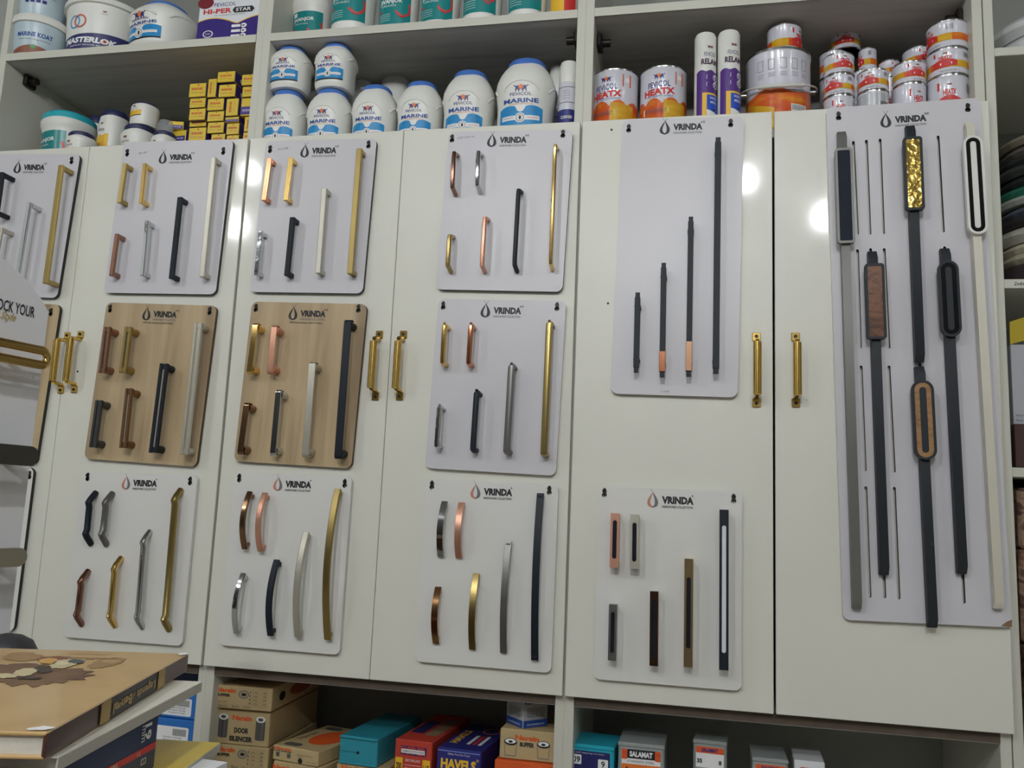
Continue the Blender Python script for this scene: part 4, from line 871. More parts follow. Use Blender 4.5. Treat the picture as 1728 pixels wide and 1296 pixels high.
def top_print(t, w_, h, d, kind):
    m = MB(); tp = onface((0, d/2, h), (1, 0, 0), (0, 1, 0))
    if kind == 'sil':
        m.shape([circ(w_*.12, d*.02, w_*.32, 24, d*.30)], tp, ORC)
        for y in (-d*.38, d*.38): m.shape([rrect(-w_*.38, -w_*.02, y-.012, y+.012, .011)], tp, BATT)
        m.text('Narain', -w_*.35, 0, .016, tp, KR2, w=d*.35, bold=.04, rot=pi/2)
    elif kind == 'red':
        m.shape([rrect(-w_*.4, -w_*.05, -d*.25, d*.2, .004)], tp, NAVY2); m.shape([rrect(w_*.05, w_*.4, -d*.3, d*.3, .004)], tp, KR2)
    else:
        m.text('HAVELS', -w_*.3, -d*.05, .018, tp, YEL, w=d*.5, bold=.04, rot=pi/2); m.shape([circ(w_*.2, d*.25, w_*.2, 18, d*.12), circ(w_*.2, d*.25, w_*.17, 18, d*.1)], tp, ORANGE)
        for k in range(3): m.shape([rrect(w_*(.0+.13*k), w_*(.08+.13*k), -d*.3, d*.05, .001)], tp, RED if k % 2 else WHT)
    m.build('top_print', t)
n5 = carton(458, 545, 1289, 1300, .05, .20, 'kraft carton underneath the turned kraft carton', KR, -.13, zb=LS, grp='kraft cartons with orange lettering'); 
m = MB(); m.text('Narain', -n5[1]*.3, n5[2]-.012, .013, flat(), ORC, w=n5[1]*.4, bold=.05); m.build('label', n5[0])
n4 = carton(455, 540, 1262, 1304, .05, .20, 'turned kraft carton with a big orange oval on top', KR, -.20, zb=n5[0].location.z+n5[2]+.001, grp='kraft cartons with orange lettering'); silencer_print(*n4, big=False); top_print(*n4, 'sil')
TB = mat('teal_plastic_box', (44, 142, 160), .35, var=.08, vscale=30)
n6 = carton(566, 652, 1292, 1300, .065, .24, 'kraft carton under the plain teal box', KR, -.10, zb=LS, grp='kraft cartons with orange lettering'); m = MB(); m.text('Narain', -n6[1]*.2, n6[2]-.008, .013, flat(), ORC, w=n6[1]*.4, bold=.05); m.build('label', n6[0])
tb = carton(571, 638, 1243, 1290, .065, .23, 'plain teal plastic box with a small round hole in its front', TB, -.10, 'plastic_box', zb=n6[0].location.z+n6[2]+.001, cat='box')
m = MB(); w_, h, d = tb[1:]; m.box(-w_/2, w_/2, -.004, 0, h*.0, h*.09, TB, .002); m.box(-w_/2, w_/2, -.004, 0, h*.91, h, TB, .002); m.box(-w_/2, 0, -.0008, 0, h*.44, h*.45, mat('dark_teal', (20, 80, 92), .5)); m.cyl((0, -.002, h*.44), (0, 0, h*.44), .003, INK, 12); m.build('front_rim', tb[0])
RC = mat('red_carton', (186, 60, 44), .55, var=.1, vscale=20); BC = mat('blue_violet_carton', (44, 46, 120), .4)
rc = carton(665, 729, 1249, 1300, .075, .25, 'red carton with yellow size tabs, left of the violet carton', RC, -.08, zb=LS); w_, h, d = rc[1:]; fn = flat(); g = flat(-.0008); g2 = flat(-.0012); m = MB()
m.shape([rrect(-w_*.36, w_*.36, h-.030, h-.012, .001)], fn, NAVY2); m.text('FASTNER', 0, h-.021, .016, g, RC, w=w_*.7, bold=.05); m.shape([rrect(-w_*.32, w_*.32, h-.026, h-.018, .001)], g2, WHT); m.text('COMBINATION WITH WASHER', 0, h-.022, .0045, flat(-.0016), INK, w=w_*.6)
for sg, tx in ((-1, '200'), (1, '1 1/2')): m.shape([rrect(sg*w_*.37-w_*.1, sg*w_*.37+w_*.1, h-.07, h-.036, .001)], fn, YEL); m.text(tx, sg*w_*.37, h-.053, .015, g, INK, w=w_*.15, bold=.03)
m.text('SELF DRILLING', 0, h-.04, .005, fn, WHT, w=w_*.4)
for k in range(4): m.patch(-w_*.22, w_*.22, h-.05-.006*k, h-.0492-.006*k, fn, WHT, 2)
m.build('label', rc[0]); top_print(*rc, 'red')
hc = carton(736, 812, 1264, 1300, .070, .22, 'violet blue carton with big yellow lettering on the front', BC, -.08, zb=LS); w_, h, d = hc[1:]; m = MB()
m.text('HAVELS', 0, h-.030, .020, flat(), YEL, w=w_*.8, bold=.05); m.text('Safety You Can Trust', 0, h-.011, .005, flat(), WHT, w=w_*.5); m.text('MACHINE', -w_*.12, h-.052, .014, flat(), WHT, w=w_*.6, bold=.04); m.text('®', w_*.43, h-.018, .006, flat(), YEL); m.shape([rrect(-w_*.48, w_*.48, h-.006, h-.0045, .0005)], flat(), mat('pale_blue_print', (140, 160, 220), .5)); m.build('label', hc[0]); top_print(*hc, 'hav')
oc = carton(834, 936, 1286, 1300, .055, .24, 'orange-topped kraft carton at the bottom right of the middle shelf', ORC, -.03, zb=LS)
nb = carton(843, 936, 1232, 1285, .065, .2, 'kraft buffer carton with two round buffer drawings, by the middle post', KR, -.02, zb=oc[0].location.z+oc[2]+.001, grp='kraft cartons with orange lettering'); w_, h, d = nb[1:]; m = MB()
m.text('Narain', 0, h*.74, h*.17, flat(), ORC, w=w_*.44, bold=.05); m.text('BUFFER', 0, h*.52, h*.15, flat(), INK, w=w_*.26, bold=.05)
for sg in (-1, 1):
    m.shape([[(sg*w_*.3+a*w_, h*b) for a, b in ((-.1, .1), (.1, .1), (.12, .6), (-.12, .6))], [(sg*w_*.3+a*w_, h*b) for a, b in ((-.09, .13), (.09, .13), (.11, .57), (-.11, .57))]], flat(), GREYINK)
    m.shape([circ(sg*w_*.3, h*.58, w_*.12, 18, h*.12)], flat(-.0008), INK); m.shape([circ(sg*w_*.3, h*.60, w_*.10, 18, h*.08)], flat(-.0012), WHT); m.shape([circ(sg*w_*.3, h*.585, w_*.04, 10, h*.04)], flat(-.0016), INK)
m.build('label', nb[0])
zq = nb[0].location.z+nb[2]+.001; a = W(882, 1232, .07)
t = thing('carton', 'white carton with blue base turned corner-on, on the kraft carton by the middle post', 'carton', (a.x, .07, zq), 0); hh = W(882, 1178, .07).z-zq
T45 = Matrix.Rotation(pi/4, 4, 'Z'); c_ = .062
MB().box(0, c_, 0, c_, 0, hh, mat('grey_white_carton', (170, 172, 178), .5), .001, T=T45).build('body', t)
m = MB()
for U, O in (((cos(pi/4), sin(pi/4), 0), Vector((0, 0, 0))), ((-cos(pi/4)*-1, -sin(pi/4), 0), Vector((-c_*sin(pi/4), c_*cos(pi/4), 0)))):
    f1 = onface(O, U, (0, 0, 1)); f2 = onface(O, U, (0, 0, 1), .0008)
    m.shape([rrect(.001, c_-.001, .001, hh*.25, .0005)], f1, BLUEINK); m.text('KDF', c_*.25, hh*.85, .010, f1, INDIGO, bold=.03)
    for k in range(4): m.text('Technical Data sheet', c_*.5, hh*(.62-.08*k), .004, f1, INK, w=c_*.7)
    m.text('www.fasteners.in', c_*.5, hh*.12, .004, f2, WHT, w=c_*.7)
m.build('label', t)
# right lower bay
CY = mat('bright_teal_box', (40, 164, 186), .3)
def screwbox(l, r, t_, d, label, m_, y=.05, sticker='sal', rz=0.0, nums=('6', '19'), mini=False):
    tb = carton(l, r, t_, 1300, y, d, label, m_, rz, 'plastic_box', zb=LS, cat='box', grp='screw boxes in the lower right bay', bev=.004); o, w_, h, _ = tb
    m = MB(); m.box(-w_/2-.001, w_/2+.001, -.002, d, h-.006, h+.002, m_, .002); m.build('lid', o)
    m = MB(); f1, f2, f3 = flat(-.0006), flat(-.001), flat(-.0014); top = h-.010; k = w_/.085; 
    if sticker == 'teal':
        m.shape([rrect(-w_*.42, w_*.42, top-.06, top, .002)], f1, NAVY2)
        for x, n in ((-w_*.28, '09'), (w_*.28, '9')): m.shape([rrect(x-.010, x+.010, top-.026-(.005 if x > 0 else 0), top-.008-(.005 if x > 0 else 0), .002)], f2, WHT); m.text(n, x, top-.017-(.005 if x > 0 else 0), .012, f3, INK, bold=.02)
        m.text('CSK COMBINATION', 0, top-.042, .007, f2, YEL, w=w_*.6); m.text('self tapping screws', 0, top-.004, .003, f2, WHT, w=w_*.6)
    else:
        m.shape([rrect(-w_*.42, w_*.42, top-.052*k, top, .001)], f1, WHT); m.shape([rrect(-w_*.42, w_*.42, top-.016*k, top, .001)], f2, INK if not mini else ORC); m.text('SALAMAT', 0, top-.008*k, .010*k, f3, WHT if not mini else INDIGO, w=w_*.5, bold=.05)
        if not mini:
            for sg in (-1, 1): m.shape([rrect(sg*w_*.36-w_*.06, sg*w_*.36+w_*.06, top-.018*k, top, .001)], flat(-.0012), ORC); m.text('AB', sg*w_*.36, top-.006*k, .005, flat(-.0018), RED)
            m.shape([rrect(-w_*.42, w_*.42, top-.052*k, top-.026*k, .001)], f2, ORANGE); m.text('STAINLESS STEEL', 0, top-.021*k, .004, f2, INK, w=w_*.6); m.shape([rrect(-w_*.13, w_*.15, top-.048*k, top-.034*k, .001)], f3, WHT); m.text('PHILIPS', 0, top-.038*k, .004, flat(-.0018), INK, w=w_*.2); m.text('HEAD', 0, top-.044*k, .004, flat(-.0018), INK, w=w_*.15)
        m.text(nums[0], -w_*.31, top-.036*k, .011*k, f3, INK, bold=.04); m.text(nums[1], w_*.31, top-.037*k, .011*k, f3, INK, bold=.04)
    m.build('sticker', o); return o
GP = mat('grey_translucent_box', (150, 156, 154), .3, var=.08, vscale=30)
screwbox(955, 1036, 1258, .10, 'bright teal screw box with violet sticker, by the middle post', CY, sticker='teal', rz=-.06)
screwbox(1043, 1121, 1256, .12, 'grey screw box with large orange sticker, second from the middle post', GP, rz=-.02)
screwbox(1170, 1226, 1251, .09, 'grey screw box with small orange sticker, third from the middle post', GP, y=.08, nums=('35', '8'), mini=True, rz=-.08)
screwbox(1270, 1330, 1281, .10, 'grey screw box seen low beside the white box', GP, nums=('25', '8'), mini=True, y=.06)
wb = carton(1340, 1392, 1284, 1300, .07, .10, 'plain white small box at the bottom edge, right of the screw boxes', PAPER, -.05, zb=LS, grp=None)
m = MB(); m.shape([rrect(-wb[1]*.3, wb[1]*.3, wb[2]-.03, wb[2]-.012, .002)], flat(), RED); m.build('label', wb[0])
# left lower bay
BW = mat('blue_carton', (40, 108, 186), .45)
lz = LS
for l, r, a, b, y, lb in ((262, 328, 1213, 1262, .06, 'blue and white carton behind the books, lower of two'), (272, 333, 1166, 1211, .065, 'blue and white carton behind the books, upper of two')):
    bw = carton(l, r, a, b, y, .16, lb, BW, -.05, zb=lz, grp='blue and white cartons'); o, w_, h, d = bw; lz = bw[0].location.z+h+.001; m = MB()
    hv = min(h, .062); m.shape([rrect(-w_*.5, w_*.36, h-hv*.9, h-hv*.25, .004)], flat(), WHT)
    for k in range(12): m.patch(w_*(-.05+.03*k), w_*(-.035+.03*k), h-hv*.55, h-hv*.32, flat(-.0008), INK, 1)
    for k in range(3): m.text('Hardware fittings', -w_*.05, h-hv*(.62+.09*k), .004, flat(-.0008), INK, w=w_*.5)
    m.shape([rrect(-d*.45, d*.45, -hv*.35, hv*.35, .002)], onface((w_/2, d/2, h-hv*.5), (0, 1, 0), (0, 0, 1)), WHT); m.build('label', o)
a = W(326, 1140, .25); tag(MB().box(-.05, .05, 0, .05, 0, a.z+.02-LS, mat('dark_blue_carton', (24, 50, 92), .5), .002).build('carton', None, (a.x-.02, .25, LS)), 'dark blue carton deep in the left lower bay, above the book corner', 'carton')
# crumpled clear bag
a = W(403, 1270, .005)
def bag_mesh():
    rnd = random.Random(4); m = MB(); prof = []; vs = []; fs = []; n = 14; L = 12
    for j in range(L+1):
        z = .30*j/L; R = .022*(.35+.65*sin(pi*min(1, .1+.9*j/L))**.6)+.002
        for i in range(n): t = 2*pi*i/n; k = R*(.7+.6*rnd.random()); vs.append((k*sin(t), -k*cos(t)*.8, z+.004*rnd.random()))
    for j in range(L):
        for i in range(n): q = j*n+i; p = j*n+(i+1) % n; fs.append((q, p, p+n, q+n))
    fs += [tuple(range(n)), tuple(range(L*n, L*n+n))]
    m.add(vs, fs, mat('clear_plastic_film', (236, 238, 240), .12, alpha=.16)); return m

# ---------------------------------------------------------------- right shelving unit contents
def coil(z0, z1, R, m_, label, x=.735, y=.20, grp='wound coils on the right shelf', name='strap_coil'):
    h = z1-z0; rr = min(.014, h*.45); r0 = R*.45
    m = MB().lathe([(r0, rr*.3), (r0+.004, 0), (R-rr, 0), (R, rr), (R, h-rr), (R-rr, h), (r0+.004, h), (r0, h-rr*.3)], m_, 48)
    o = m.build(name, None, (x, y, z0)); tag(o, label, 'coil', grp); return o
RIB = lambda n, c, v=.35: mat(n, c, .45, bump=.8, bscale=60, var=v, vscale=70)
zc0 = 1.9815
cy_ = .155
for i, (pt, R, c, nm, lb) in enumerate(((433, .128, (50, 42, 46), 'dark_wound', 'bottom-most dark brown coil, right shelf'), (415, .120, (178, 172, 150), 'beige_wound', 'beige coil second from the bottom, right shelf'), (398, .122, (190, 184, 162), 'cream_wound', 'cream coil third from the bottom, right shelf'),
        (371, .126, (176, 176, 164), 'offwhite_wound', 'off-white thick coil in the lower half of the right shelf stack'), (352, .13, (44, 40, 42), 'black_plastic_wrapped', 'black coil in shiny plastic, under the grey coil'), (334, .12, (84, 90, 104), 'slate_wound', 'slate grey coil below the pale coil'),
        (319, .124, (170, 172, 166), 'pale_wound', 'pale coil below the green one'), (303, .126, (40, 112, 92), 'green_wound', 'green coil in the right shelf stack'), (283, .122, (40, 44, 46), 'black_wound', 'black coil just above the green one'),
        (265, .120, (58, 62, 60), 'mottled_wound', 'mottled dark coil, second under the grey coil'), (250, .116, (44, 46, 46), 'charcoal_wound', 'charcoal coil near the top of the right shelf stack'), (231, .112, (92, 90, 86), 'grey_wound', 'grey coil, second from the top of the right shelf stack'), (216, .110, (132, 124, 110), 'tan_wound', 'tan coil on top of the right shelf stack'))):
    z1 = W(1712, pt, cy_-R*.9).z; coil(zc0, z1-.0008, R, RIB(nm, c), lb, x=.735+.004*(i % 3), y=cy_); zc0 = z1
# wrapped rolls on the top right shelf
FILM = mat('white_film_wrapped', (206, 208, 208), .22, bump=.5, bscale=25, coat=.3)
zz = 2.4595
for i, (R, h, lb) in enumerate(((.130, .050, 'white plastic-wrapped roll at the top right corner, bottom one'), (.134, .040, 'white plastic-wrapped roll at the top right corner, upper one'))):
    coil(zz, zz+h, R, FILM, lb, x=.745, y=.155, grp='plastic-wrapped rolls', name='wrapped_roll'); zz += h+.001
# carton with yellow flap
zsh = 1.6205
p = W(1707, 590, .05)
t = thing('carton', 'open white carton with a yellow flap, right edge shelf', 'carton', (.60, .045, zsh)); CW = mat('white_carton', (206, 204, 198), .5, var=.04)
H = W(1697, 582, .05).z-zsh
MB().box(0, .030, 0, .2, 0, H, mat('grey_white_carton', (170, 172, 178), .5), .001).build('side_face', t)
m = MB(); m.plate([[(.034, 0), (.20, 0), (.20, H+.03), (.052, H+.03)]], -.02, .18, CW); m.build('body', t)
m = MB(); m.add([(0, 0, H), (.045, 0, H+.014), (.040, -.002, H+.058), (0, -.002, H+.044), (0, .003, H), (.045, .003, H+.014), (.040, .001, H+.058), (0, .001, H+.044)], [(0, 1, 2, 3), (4, 5, 6, 7), (0, 1, 5, 4), (1, 2, 6, 5), (2, 3, 7, 6), (3, 0, 4, 7)], mat('yellow_flap', (176, 156, 30), .5)); m.build('flap', t)
m = MB(); f1 = flat(-.0006, -.02); f2 = flat(-.001, -.02); m.patch(.040, .19, H*.22, H*.5, f1, mat('peach_print', (214, 184, 140), .5), 4); m.shape([[(.036, .004), (.19, .004), (.19, H*.24), (.06, H*.20), (.05, H*.24), (.038, H*.14)]], f1, mat('olive_print', (150, 160, 90), .5))
for r_ in (.042, .030, .018): m.shape([circ(.085, H*.10+.018, r_*.55, 20), circ(.085, H*.10+.018, r_*.55-.002, 20)], f2, WHT)
m.text('Pro', .068, H*.82, .012, f1, RED, bold=.04); m.build('label', t)
m = MB()
for k in range(3): m.text('Net qty 10 pcs', .016, H*(.42-.04*k), .005, flat(-.0006), INK, w=.022)
m.build('side_label', t)
tag(MB().box(0, .028, 0, .02, 0, H*.34, mat('dark_brown_carton', (62, 36, 30), .5), .001).build('small_carton', None, (.592, .018, zsh)), 'small dark brown carton in front of the white carton with yellow flap', 'carton')
# printed stone-look sample slabs below
ST = streak('stone_print', [(.3, (40, 32, 28)), (.42, (92, 70, 60)), (.5, (150, 126, 106)), (.6, (104, 74, 58)), (.75, (56, 42, 38))], (16, 16, 22), .4, 4, 1.6)
z0 = .9005
for i, zt_ in enumerate((1.10, 1.30, 1.47, 1.585)):
    tag(MB().box(.0, .5, 0, .3, 0, zt_-z0-.001, ST, .006).build('stone_print_pack', None, (.60+.004*(i % 2), .035+.006*i, z0)), 'brown stone-patterned pack under the white carton, ' + ('lowest', 'second from the bottom', 'second from the top', 'topmost')[i]+' of its pile', 'pack', 'stone-patterned packs'); z0 = zt_

# ---------------------------------------------------------------- counter with the books
CT = 1.0
ct = thing('counter', 'brown shop counter below the books, almost entirely out of frame', 'counter', (-.55, -1.15, 0)); WD = streak('counter_wood', [(.3, (96, 70, 50)), (.7, (130, 98, 70))], (2, 20, 20), .4)
MB().box(-.55, .30, -.25, .30, CT-.03, CT, WD, .004).build('countertop', ct); MB().box(-.52, .27, -.22, .27, 0, CT-.03, WD).build('cabinet_base', ct)
def book(name, label, far, near, z, th, wid, cover, spine, rtop=None, cat='book', soft=False):
    """far/near: pixels of the two ends of the long edge that faces the camera's right; the book lies to its left"""
    A_, B_ = D(*far, z), D(*near, z); v = A_-B_; L = v.length; ang = math.atan2(v.y, v.x)-pi/2
    t = thing(name, label, cat, (B_.x, B_.y, z-th), ang)
    c = .0022 if not soft else .0007
    pg = mat('page_block', (206, 202, 190), .7, bump=.3, bscale=200)
    MB().box(-wid+.003, -c-.0005, .003, L-.003, c, th-c, pg).build('page_block', t)
    m = MB(); m.box(-wid, 0, 0, L, th-c, th, cover, c*.3); m.box(-wid, 0, 0, L, 0, c, cover, c*.3); m.box(-c, .0002, 0, L, .0003, th-.0003, spine, c*.3); m.build('cover', t)
    return t, L
COVT = streak('tan_cover', [(.3, (176, 142, 92)), (.55, (196, 164, 112)), (.8, (158, 118, 76))], (9, 7, 9), .32, 6, .6, coat=.25); COVB = mat('brown_spine', (74, 46, 38), .35, coat=.2)
zt = 1.37
bk, L = book('book', 'brown hardback book on top of the stack, tan illustrated cover, worn corners', (318, 1103), (80, 1236), zt, .0145, .185, COVT, COVB)
# spine lettering, read upside down from here
m = MB(); sp = onface((.0004, L/2, .00725), (0, -1, 0), (0, 0, -1), -.0006); 
GB = mat('gold_foil', (176, 146, 76), .35, .6)
def sp(a, b, e=.0006): return (.0002+e, L/2-a, .00725-b)
sp1 = lambda a, b: sp(a, b, .0004); sp2 = lambda a, b: sp(a, b, .0009)
m.shape([rrect(-L*.20, L*.16, -.0068, .0068, .0005)], sp1, mat('near_black', (30, 22, 20), .4)); 
for a0 in (-L*.225, L*.185):
    m.shape([rrect(a0-.007, a0+.007, -.0068, .0068, .0005)], sp2, GB)
    for k in range(5): m.shape([circ(a0-.008*(1 if a0 < 0 else -1), -.005+.0025*k, .0016, 8)], sp2, GB)
m.text('Legends', -L*.10, 0, .0075, sp2, GB, w=L*.15, bold=.02); m.text('of', -L*.005, 0, .004, sp2, GB); m.text('Bengal', L*.075, 0, .0088, sp2, GB, w=L*.13, bold=.03); m.build('spine_print', bk)
m = MB(); ft = lambda a, b: (a, b, .0145+.0003); ft2 = lambda a, b: (a, b, .0145+.0006); BRP = streak('brown_ink_wash', [(.35, (92, 66, 50)), (.6, (120, 92, 66)), (.75, (150, 120, 84))], (30, 30, 30), .5, 6)
def blob(cx, cy, rx, ry, seed, n=40, j=.16):
    r_ = random.Random(seed); return [(cx+rx*cos(2*pi*k/n)*(1+j*(r_.random()-.5)), cy+ry*sin(2*pi*k/n)*(1+j*(r_.random()-.5))) for k in range(n)]
binv = (Matrix.Translation(bk.location) @ Matrix.Rotation(bk.rotation_euler.z, 4, 'Z')).inverted()
def art(cx, cy, rx, ry, seed, e, m_, j=.3, n=44, tilt=0.0):
    r_ = random.Random(seed); pts = []; q = 1.0
    for k in range(n):
        q = .6*q+.4*(1+j*(r_.random()-.5)*2); a = 2*pi*k/n; x, y = rx*q*cos(a), ry*q*sin(a)
        v = binv @ D(cx+x, cy+y+tilt*x, zt); pts.append((min(-.001, v.x), min(max(v.y, .001), L-.001)))
    m.shape([pts], lambda a, b: (a, b, .0145+e), m_)
LW = mat('light_wash', (152, 122, 82), .5); CRM = mat('cream_wash', (196, 184, 146), .5); DKW = mat('dark_ink_wash', (60, 52, 46), .5)
art(60, 1142, 92, 15, 1, .0003, BRP, .5, 70, -.05); art(30, 1131, 60, 9, 2, .0004, BRP, .5, 50); art(40, 1109, 34, 7, 3, .0003, LW, .3); art(180, 1119, 32, 8, 7, .0003, LW, .35, 44, -.16); art(186, 1117, 17, 3.5, 12, .0005, mat('faint_wash', (172, 142, 98), .5), .4)
art(90, 1113, 27, 5, 9, .0005, mat('rust_wash', (128, 84, 62), .5), .4); art(82, 1117, 15, 5, 4, .0007, mat('amber_wash', (196, 152, 84), .5), .3); art(70, 1131, 16, 6, 5, .0007, DKW, .3); art(108, 1122, 24, 6.5, 3, .0007, CRM, .4, 44, -.12); art(128, 1118, 14, 3.5, 8, .0009, mat('slate_wash', (74, 86, 86), .5), .4); art(104, 1122, 12, 3, 14, .0010, mat('pale_wash', (208, 198, 164), .5), .4)
art(42, 1136, 18, 6.5, 6, .0008, CRM, .3, 44, -.1); art(8, 1142, 22, 4, 10, .0008, CRM, .4); art(50, 1146, 20, 2, 15, .0009, DKW, .5)
m.text('Bengal', -.070, L*.86, .011, ft, mat('faint_brown', (130, 102, 70), .5), w=.045, shear=.3); m.text('Legends of', -.073, L*.93, .005, ft, mat('faint_brown', (130, 102, 70), .5), w=.035, shear=.3)
m.shape([blob(-.006, .006, .006, .005, 11, 14, .6)], ft2, WHT); m.shape([blob(-.003, L-.005, .004, .006, 12, 10, .5)], ft2, WHT)
m.build('cover_print', bk)
z2 = zt-.0150; WC = mat('cream_cover', (214, 210, 196), .45)
b2, L2 = book('book', 'thick cream paperback directly under the brown hardback', (341, 1150), (98, 1278), z2, .0078, .18, WC, mat('page_edge', (196, 192, 182), .7, bump=.4, bscale=260), soft=True)
z3 = z2-.0083; NV = mat('navy_cover', (30, 50, 94), .35)
b3, L3 = book('catalogue', 'navy plywood catalogue with a red stripe and 19 mm on its spine', (268, 1204), (40, 1312), z3, .0370, .20, NV, NV)
m = MB(); f3 = lambda e: (lambda a, b: (.0002+e, L3/2-a, .0200-b))
m.shape([rrect(-L3*.49, L3*.49, .0015, .0060, .0003)], f3(.0004), RED)
# rotated figures near the far end, stripe text towards the near end
m.text('19', -L3*.40, -.0085, .009, f3(.0009), WHT, bold=.03, rot=pi/2, w=.011); m.text('mm', -L3*.355, -.0085, .005, f3(.0009), WHT, rot=pi/2, w=.011)
m.text('WOOD, IS: 710', L3*.16, .0038, .0030, f3(.0009), WHT, w=L3*.22, bold=.02, rot=pi); m.text('CM/L', -L3*.12, .0038, .0032, f3(.0009), WHT, rot=pi); m.text('1 L', -L3*.33, .0038, .0030, f3(.0009), WHT, rot=pi)
m.shape([rrect(-L3*.40, -L3*.355, .0085, .0125, .0004), rrect(-L3*.395, -L3*.36, .009, .012, .0004)], f3(.0009), WHT); m.text('S', -L3*.3775, .0105, .0022, f3(.0009), WHT)
m.build('spine_print', b3)
z4 = z3-.0375
b4_, L4 = book('book', 'yellow-covered paperback lowest in the stack, cover corner showing', (372, 1253), (250, 1340), z4, .0070, .20, mat('yellow_cover', (214, 186, 50), .3, var=.1, vscale=30), mat('page_edge', (196, 192, 182), .7), soft=True)
CTZ = z4-.0075
sb = D(378, 1290, CTZ); bxt = thing('carton', 'plain brown carton carrying the stack of books, below the frame edge', 'carton', (sb.x, sb.y, CT+.0005), -.1)
MB().box(-.24, 0, -.28, 0, 0, CTZ-CT-.001, KR, .002).build('body', bxt)
p = D(384, 1286, CTZ+.0045)
tag(MB().box(-.042, 0, -.06, 0, 0, .0045, PAPER, .0003).build('paper_stack', None, (p.x, p.y, CTZ+.0001), rz=-.05), 'loose white papers beside the yellow paperback at the bottom edge', 'paper')
# dark rounded thing behind the brown book
p = D(6, 1075, 1.38); a = Vector((-.640, -1.03, CT))
zr = W(14, 1069, -1.05).z-CT; tag(MB().lathe([(.022, 0), (.026, .01), (.026, zr-.016), (.021, zr-.007), (.012, zr-.002), (.002, zr)], mat('black_rubber', (48, 48, 52), .5), 28).build('tool_cup', None, (W(14, 1069, -1.05).x, -1.05, CT+.0003)), 'dark rounded tool top peeking over the brown book, lower left edge', 'tool')

# ---------------------------------------------------------------- white display stand at the left edge
hd = radians(12.4); U = Vector((sin(hd), cos(hd), 0))     # the board runs away from the camera
E0 = W(84, 527, -1.0); E1 = W(12, 1080, -1.0); ex_, ey_ = (E0.x+E1.x)/2, -1.0
st = thing('display_stand', 'white counter-top display stand at the left edge with arched top and lock-your-style lettering', 'display stand', (ex_, ey_, CT+.0005))
def on(px, py, off=0.0):
    """point where the pixel's ray meets the stand board, as (distance back from the far edge, height)"""
    N = Vector((cos(hd), -sin(hd), 0)); P0 = Vector((ex_, ey_, 0))+N*off; d = ray(px, py); t_ = (P0-CAM).dot(N)/d.dot(N); q = CAM+d*t_
    return (q-P0).dot(U), q.z-CT-.0005
SB = mat('stand_board_white', (226, 226, 230), .3)
def S3(a, b, e=0.0): return (U.x*a+cos(hd)*e, U.y*a-sin(hd)*e, b)
def slab(m, poly, e0, e1, m_, ms=None):
    v2, f2 = fill2d(poly)
    m.add([S3(a, b, e1) for a, b in v2], f2, m_); m.add([S3(a, b, e0) for a, b in v2], f2, m_)
    for p in poly:
        n = len(p); m.add([S3(a, b, e0) for a, b in p]+[S3(a, b, e1) for a, b in p], [(i, (i+1) % n, n+(i+1) % n, n+i) for i in range(n)], ms or m_)
top = [on(84, 527), on(70, 505), on(52, 481), on(30, 457), on(0, 432)]
top[0] = (0, top[0][1])
lx, lz = top[-1]; ext = [(lx-.03, lz+.014), (lx-.065, lz+.022), (lx-.10, lz+.022), (lx-.13, lz+.012)]
m = MB(); slab(m, [[(0, 0)]+top+ext+[(lx-.16, lz-.02), (lx-.16, 0)]], -.004, 0, SB, BEDGE); m.build('board', st, sharp=30)
m = MB(); slab(m, [[(-.02, 0), (-.16, 0), (-.16, .004), (-.02, .004)]], -.10, .0, SB); m.build('base', st)
m = MB(); c0 = on(29, 521); c1 = on(6, 534); hgt = .0135
a1 = on(58, 529); a0 = on(27, 520); wY = (a1[0]-a0[0])*2.72; hgt = on(50, 517)[1]-on(50, 536)[1]; tm = lambda a, b: S3(a, b, .0005)
m.text('UNLOCK YOUR', a1[0]-wY/2, (a0[1]+on(27, 520)[1])/2, hgt, tm, INK, w=wY, bold=.012)
s0_ = on(0, 536); s1_ = on(27, 535); m.text('Style', (s0_[0]+s1_[0])/2, (s0_[1]+s1_[1])/2, hgt*.95, tm, mat('ochre_print', (190, 160, 96), .5), w=s1_[0]-s0_[0], shear=.5, bold=.01); m.build('lettering', st)
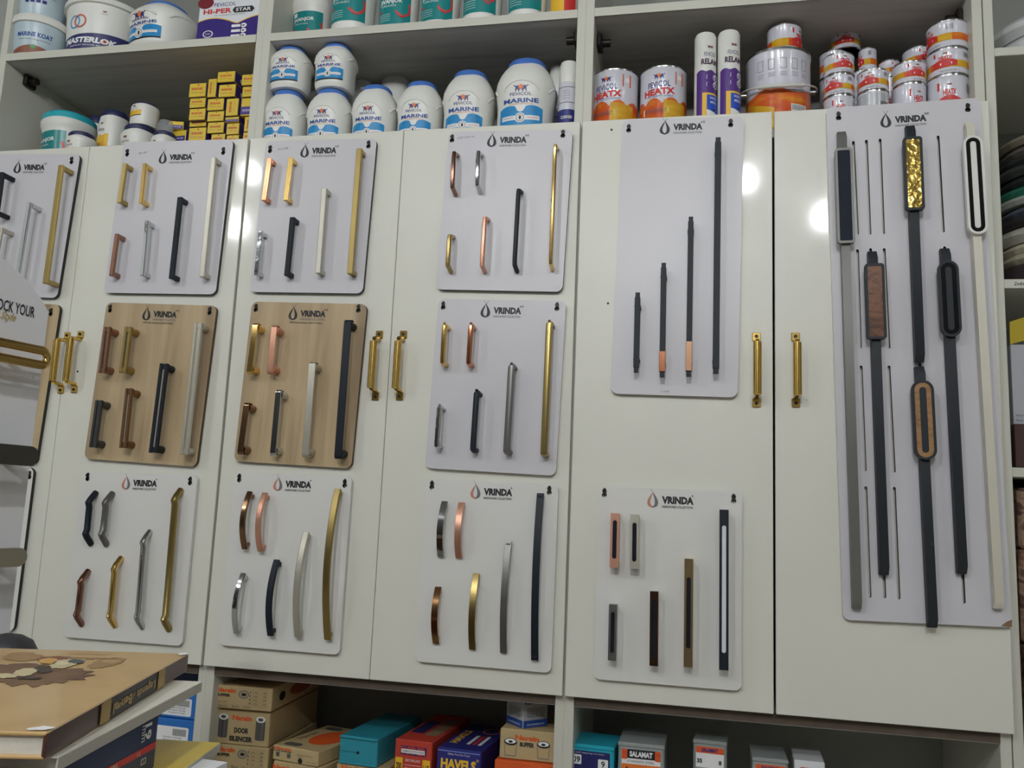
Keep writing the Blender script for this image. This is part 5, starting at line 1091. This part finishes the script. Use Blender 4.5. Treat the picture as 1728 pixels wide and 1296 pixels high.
# looped gold handle, horizontal stadium
def stadium_tube(m, xr, xl, z0, z1, off, rs, m_):
    r_ = (z1-z0)/2; zc_ = (z0+z1)/2; pts = []
    for k in range(13): a = -pi/2+pi*k/12; pts.append((xr-r_+r_*cos(a), zc_+r_*sin(a)))
    for k in range(13): a = pi/2+pi*k/12; pts.append((xl+r_+r_*cos(a), zc_+r_*sin(a)))
    n = len(pts); sec = sec_rect(.006, .0085, .002); vs = []; fs = []
    for i, (a, b) in enumerate(pts):
        pa, pb = pts[i-1], pts[(i+1) % n]; d = Vector((pb[0]-pa[0], pb[1]-pa[1])).normalized(); nn = Vector((d.y, -d.x))
        for u, v in sec: vs.append(S3(a+nn.x*v, b+nn.y*v, off+u))
    N = len(sec)
    for j in range(n):
        for i in range(N): fs.append((j*N+i, j*N+(i+1) % N, ((j+1) % n)*N+(i+1) % N, ((j+1) % n)*N+i))
    m.add(vs, fs, m_)
gr = on(85, 605, .020); g1 = on(30, 578, .020); g2 = on(30, 614, .020)
lh = thing('loop_handle', 'polished gold looped handle mounted sideways on the white display stand', 'handle', (ex_, ey_, CT+.0005))
m = MB(); stadium_tube(m, gr[0]-.003, gr[0]-.15, g2[1]+.003, g1[1]-.003, .020, 0, mat('loop_gold', (206, 172, 104), .14, 1)); m.build('loop', lh, sharp=50)
m = MB(); zc_ = (g1[1]+g2[1])/2
for xx in (gr[0]-.05, gr[0]-.11):
    for zz_ in (g1[1]-.004, g2[1]+.004): m.cyl(S3(xx, zz_, 0), S3(xx, zz_, .018), .003, GOLD, 12)
m.build('post', lh)
def side_handle(pr, pt, pb, off, m_, label):
    a = on(*pr, off); zt_ = on(pr[0]-25, pt, off)[1]; zb_ = on(pr[0]-25, pb, off)[1]; r_ = (zt_-zb_)/2; zc_ = a[1]
    t = thing('pull_handle', label, 'handle', (ex_, ey_, CT+.0005), group='handles on the display stand')
    out = [(a[0]-r_+r_*cos(radians(-90+180*k/10)), zc_+r_*sin(radians(-90+180*k/10))) for k in range(11)]+[(a[0]-.14, zc_+r_), (a[0]-.14, zc_-r_)]
    m = MB(); slab(m, [out], off-.004, off, m_); m.build('bar', t)
    m = MB()
    for xx in (a[0]-.02, a[0]-.12): m.cyl(S3(xx, zc_, 0), S3(xx, zc_, off-.003), .006, m_, 16)
    m.build('leg', t)
side_handle((66, 771), 753, 787, .028, mat('brushed_dark_nickel', (104, 100, 94), .3, .9), 'grey sideways handle with rounded end on the display stand')
side_handle((46, 940), 925, 957, .028, mat('brushed_beige_nickel', (164, 158, 140), .4, .6), 'beige sideways handle with rounded end, lowest on the display stand')
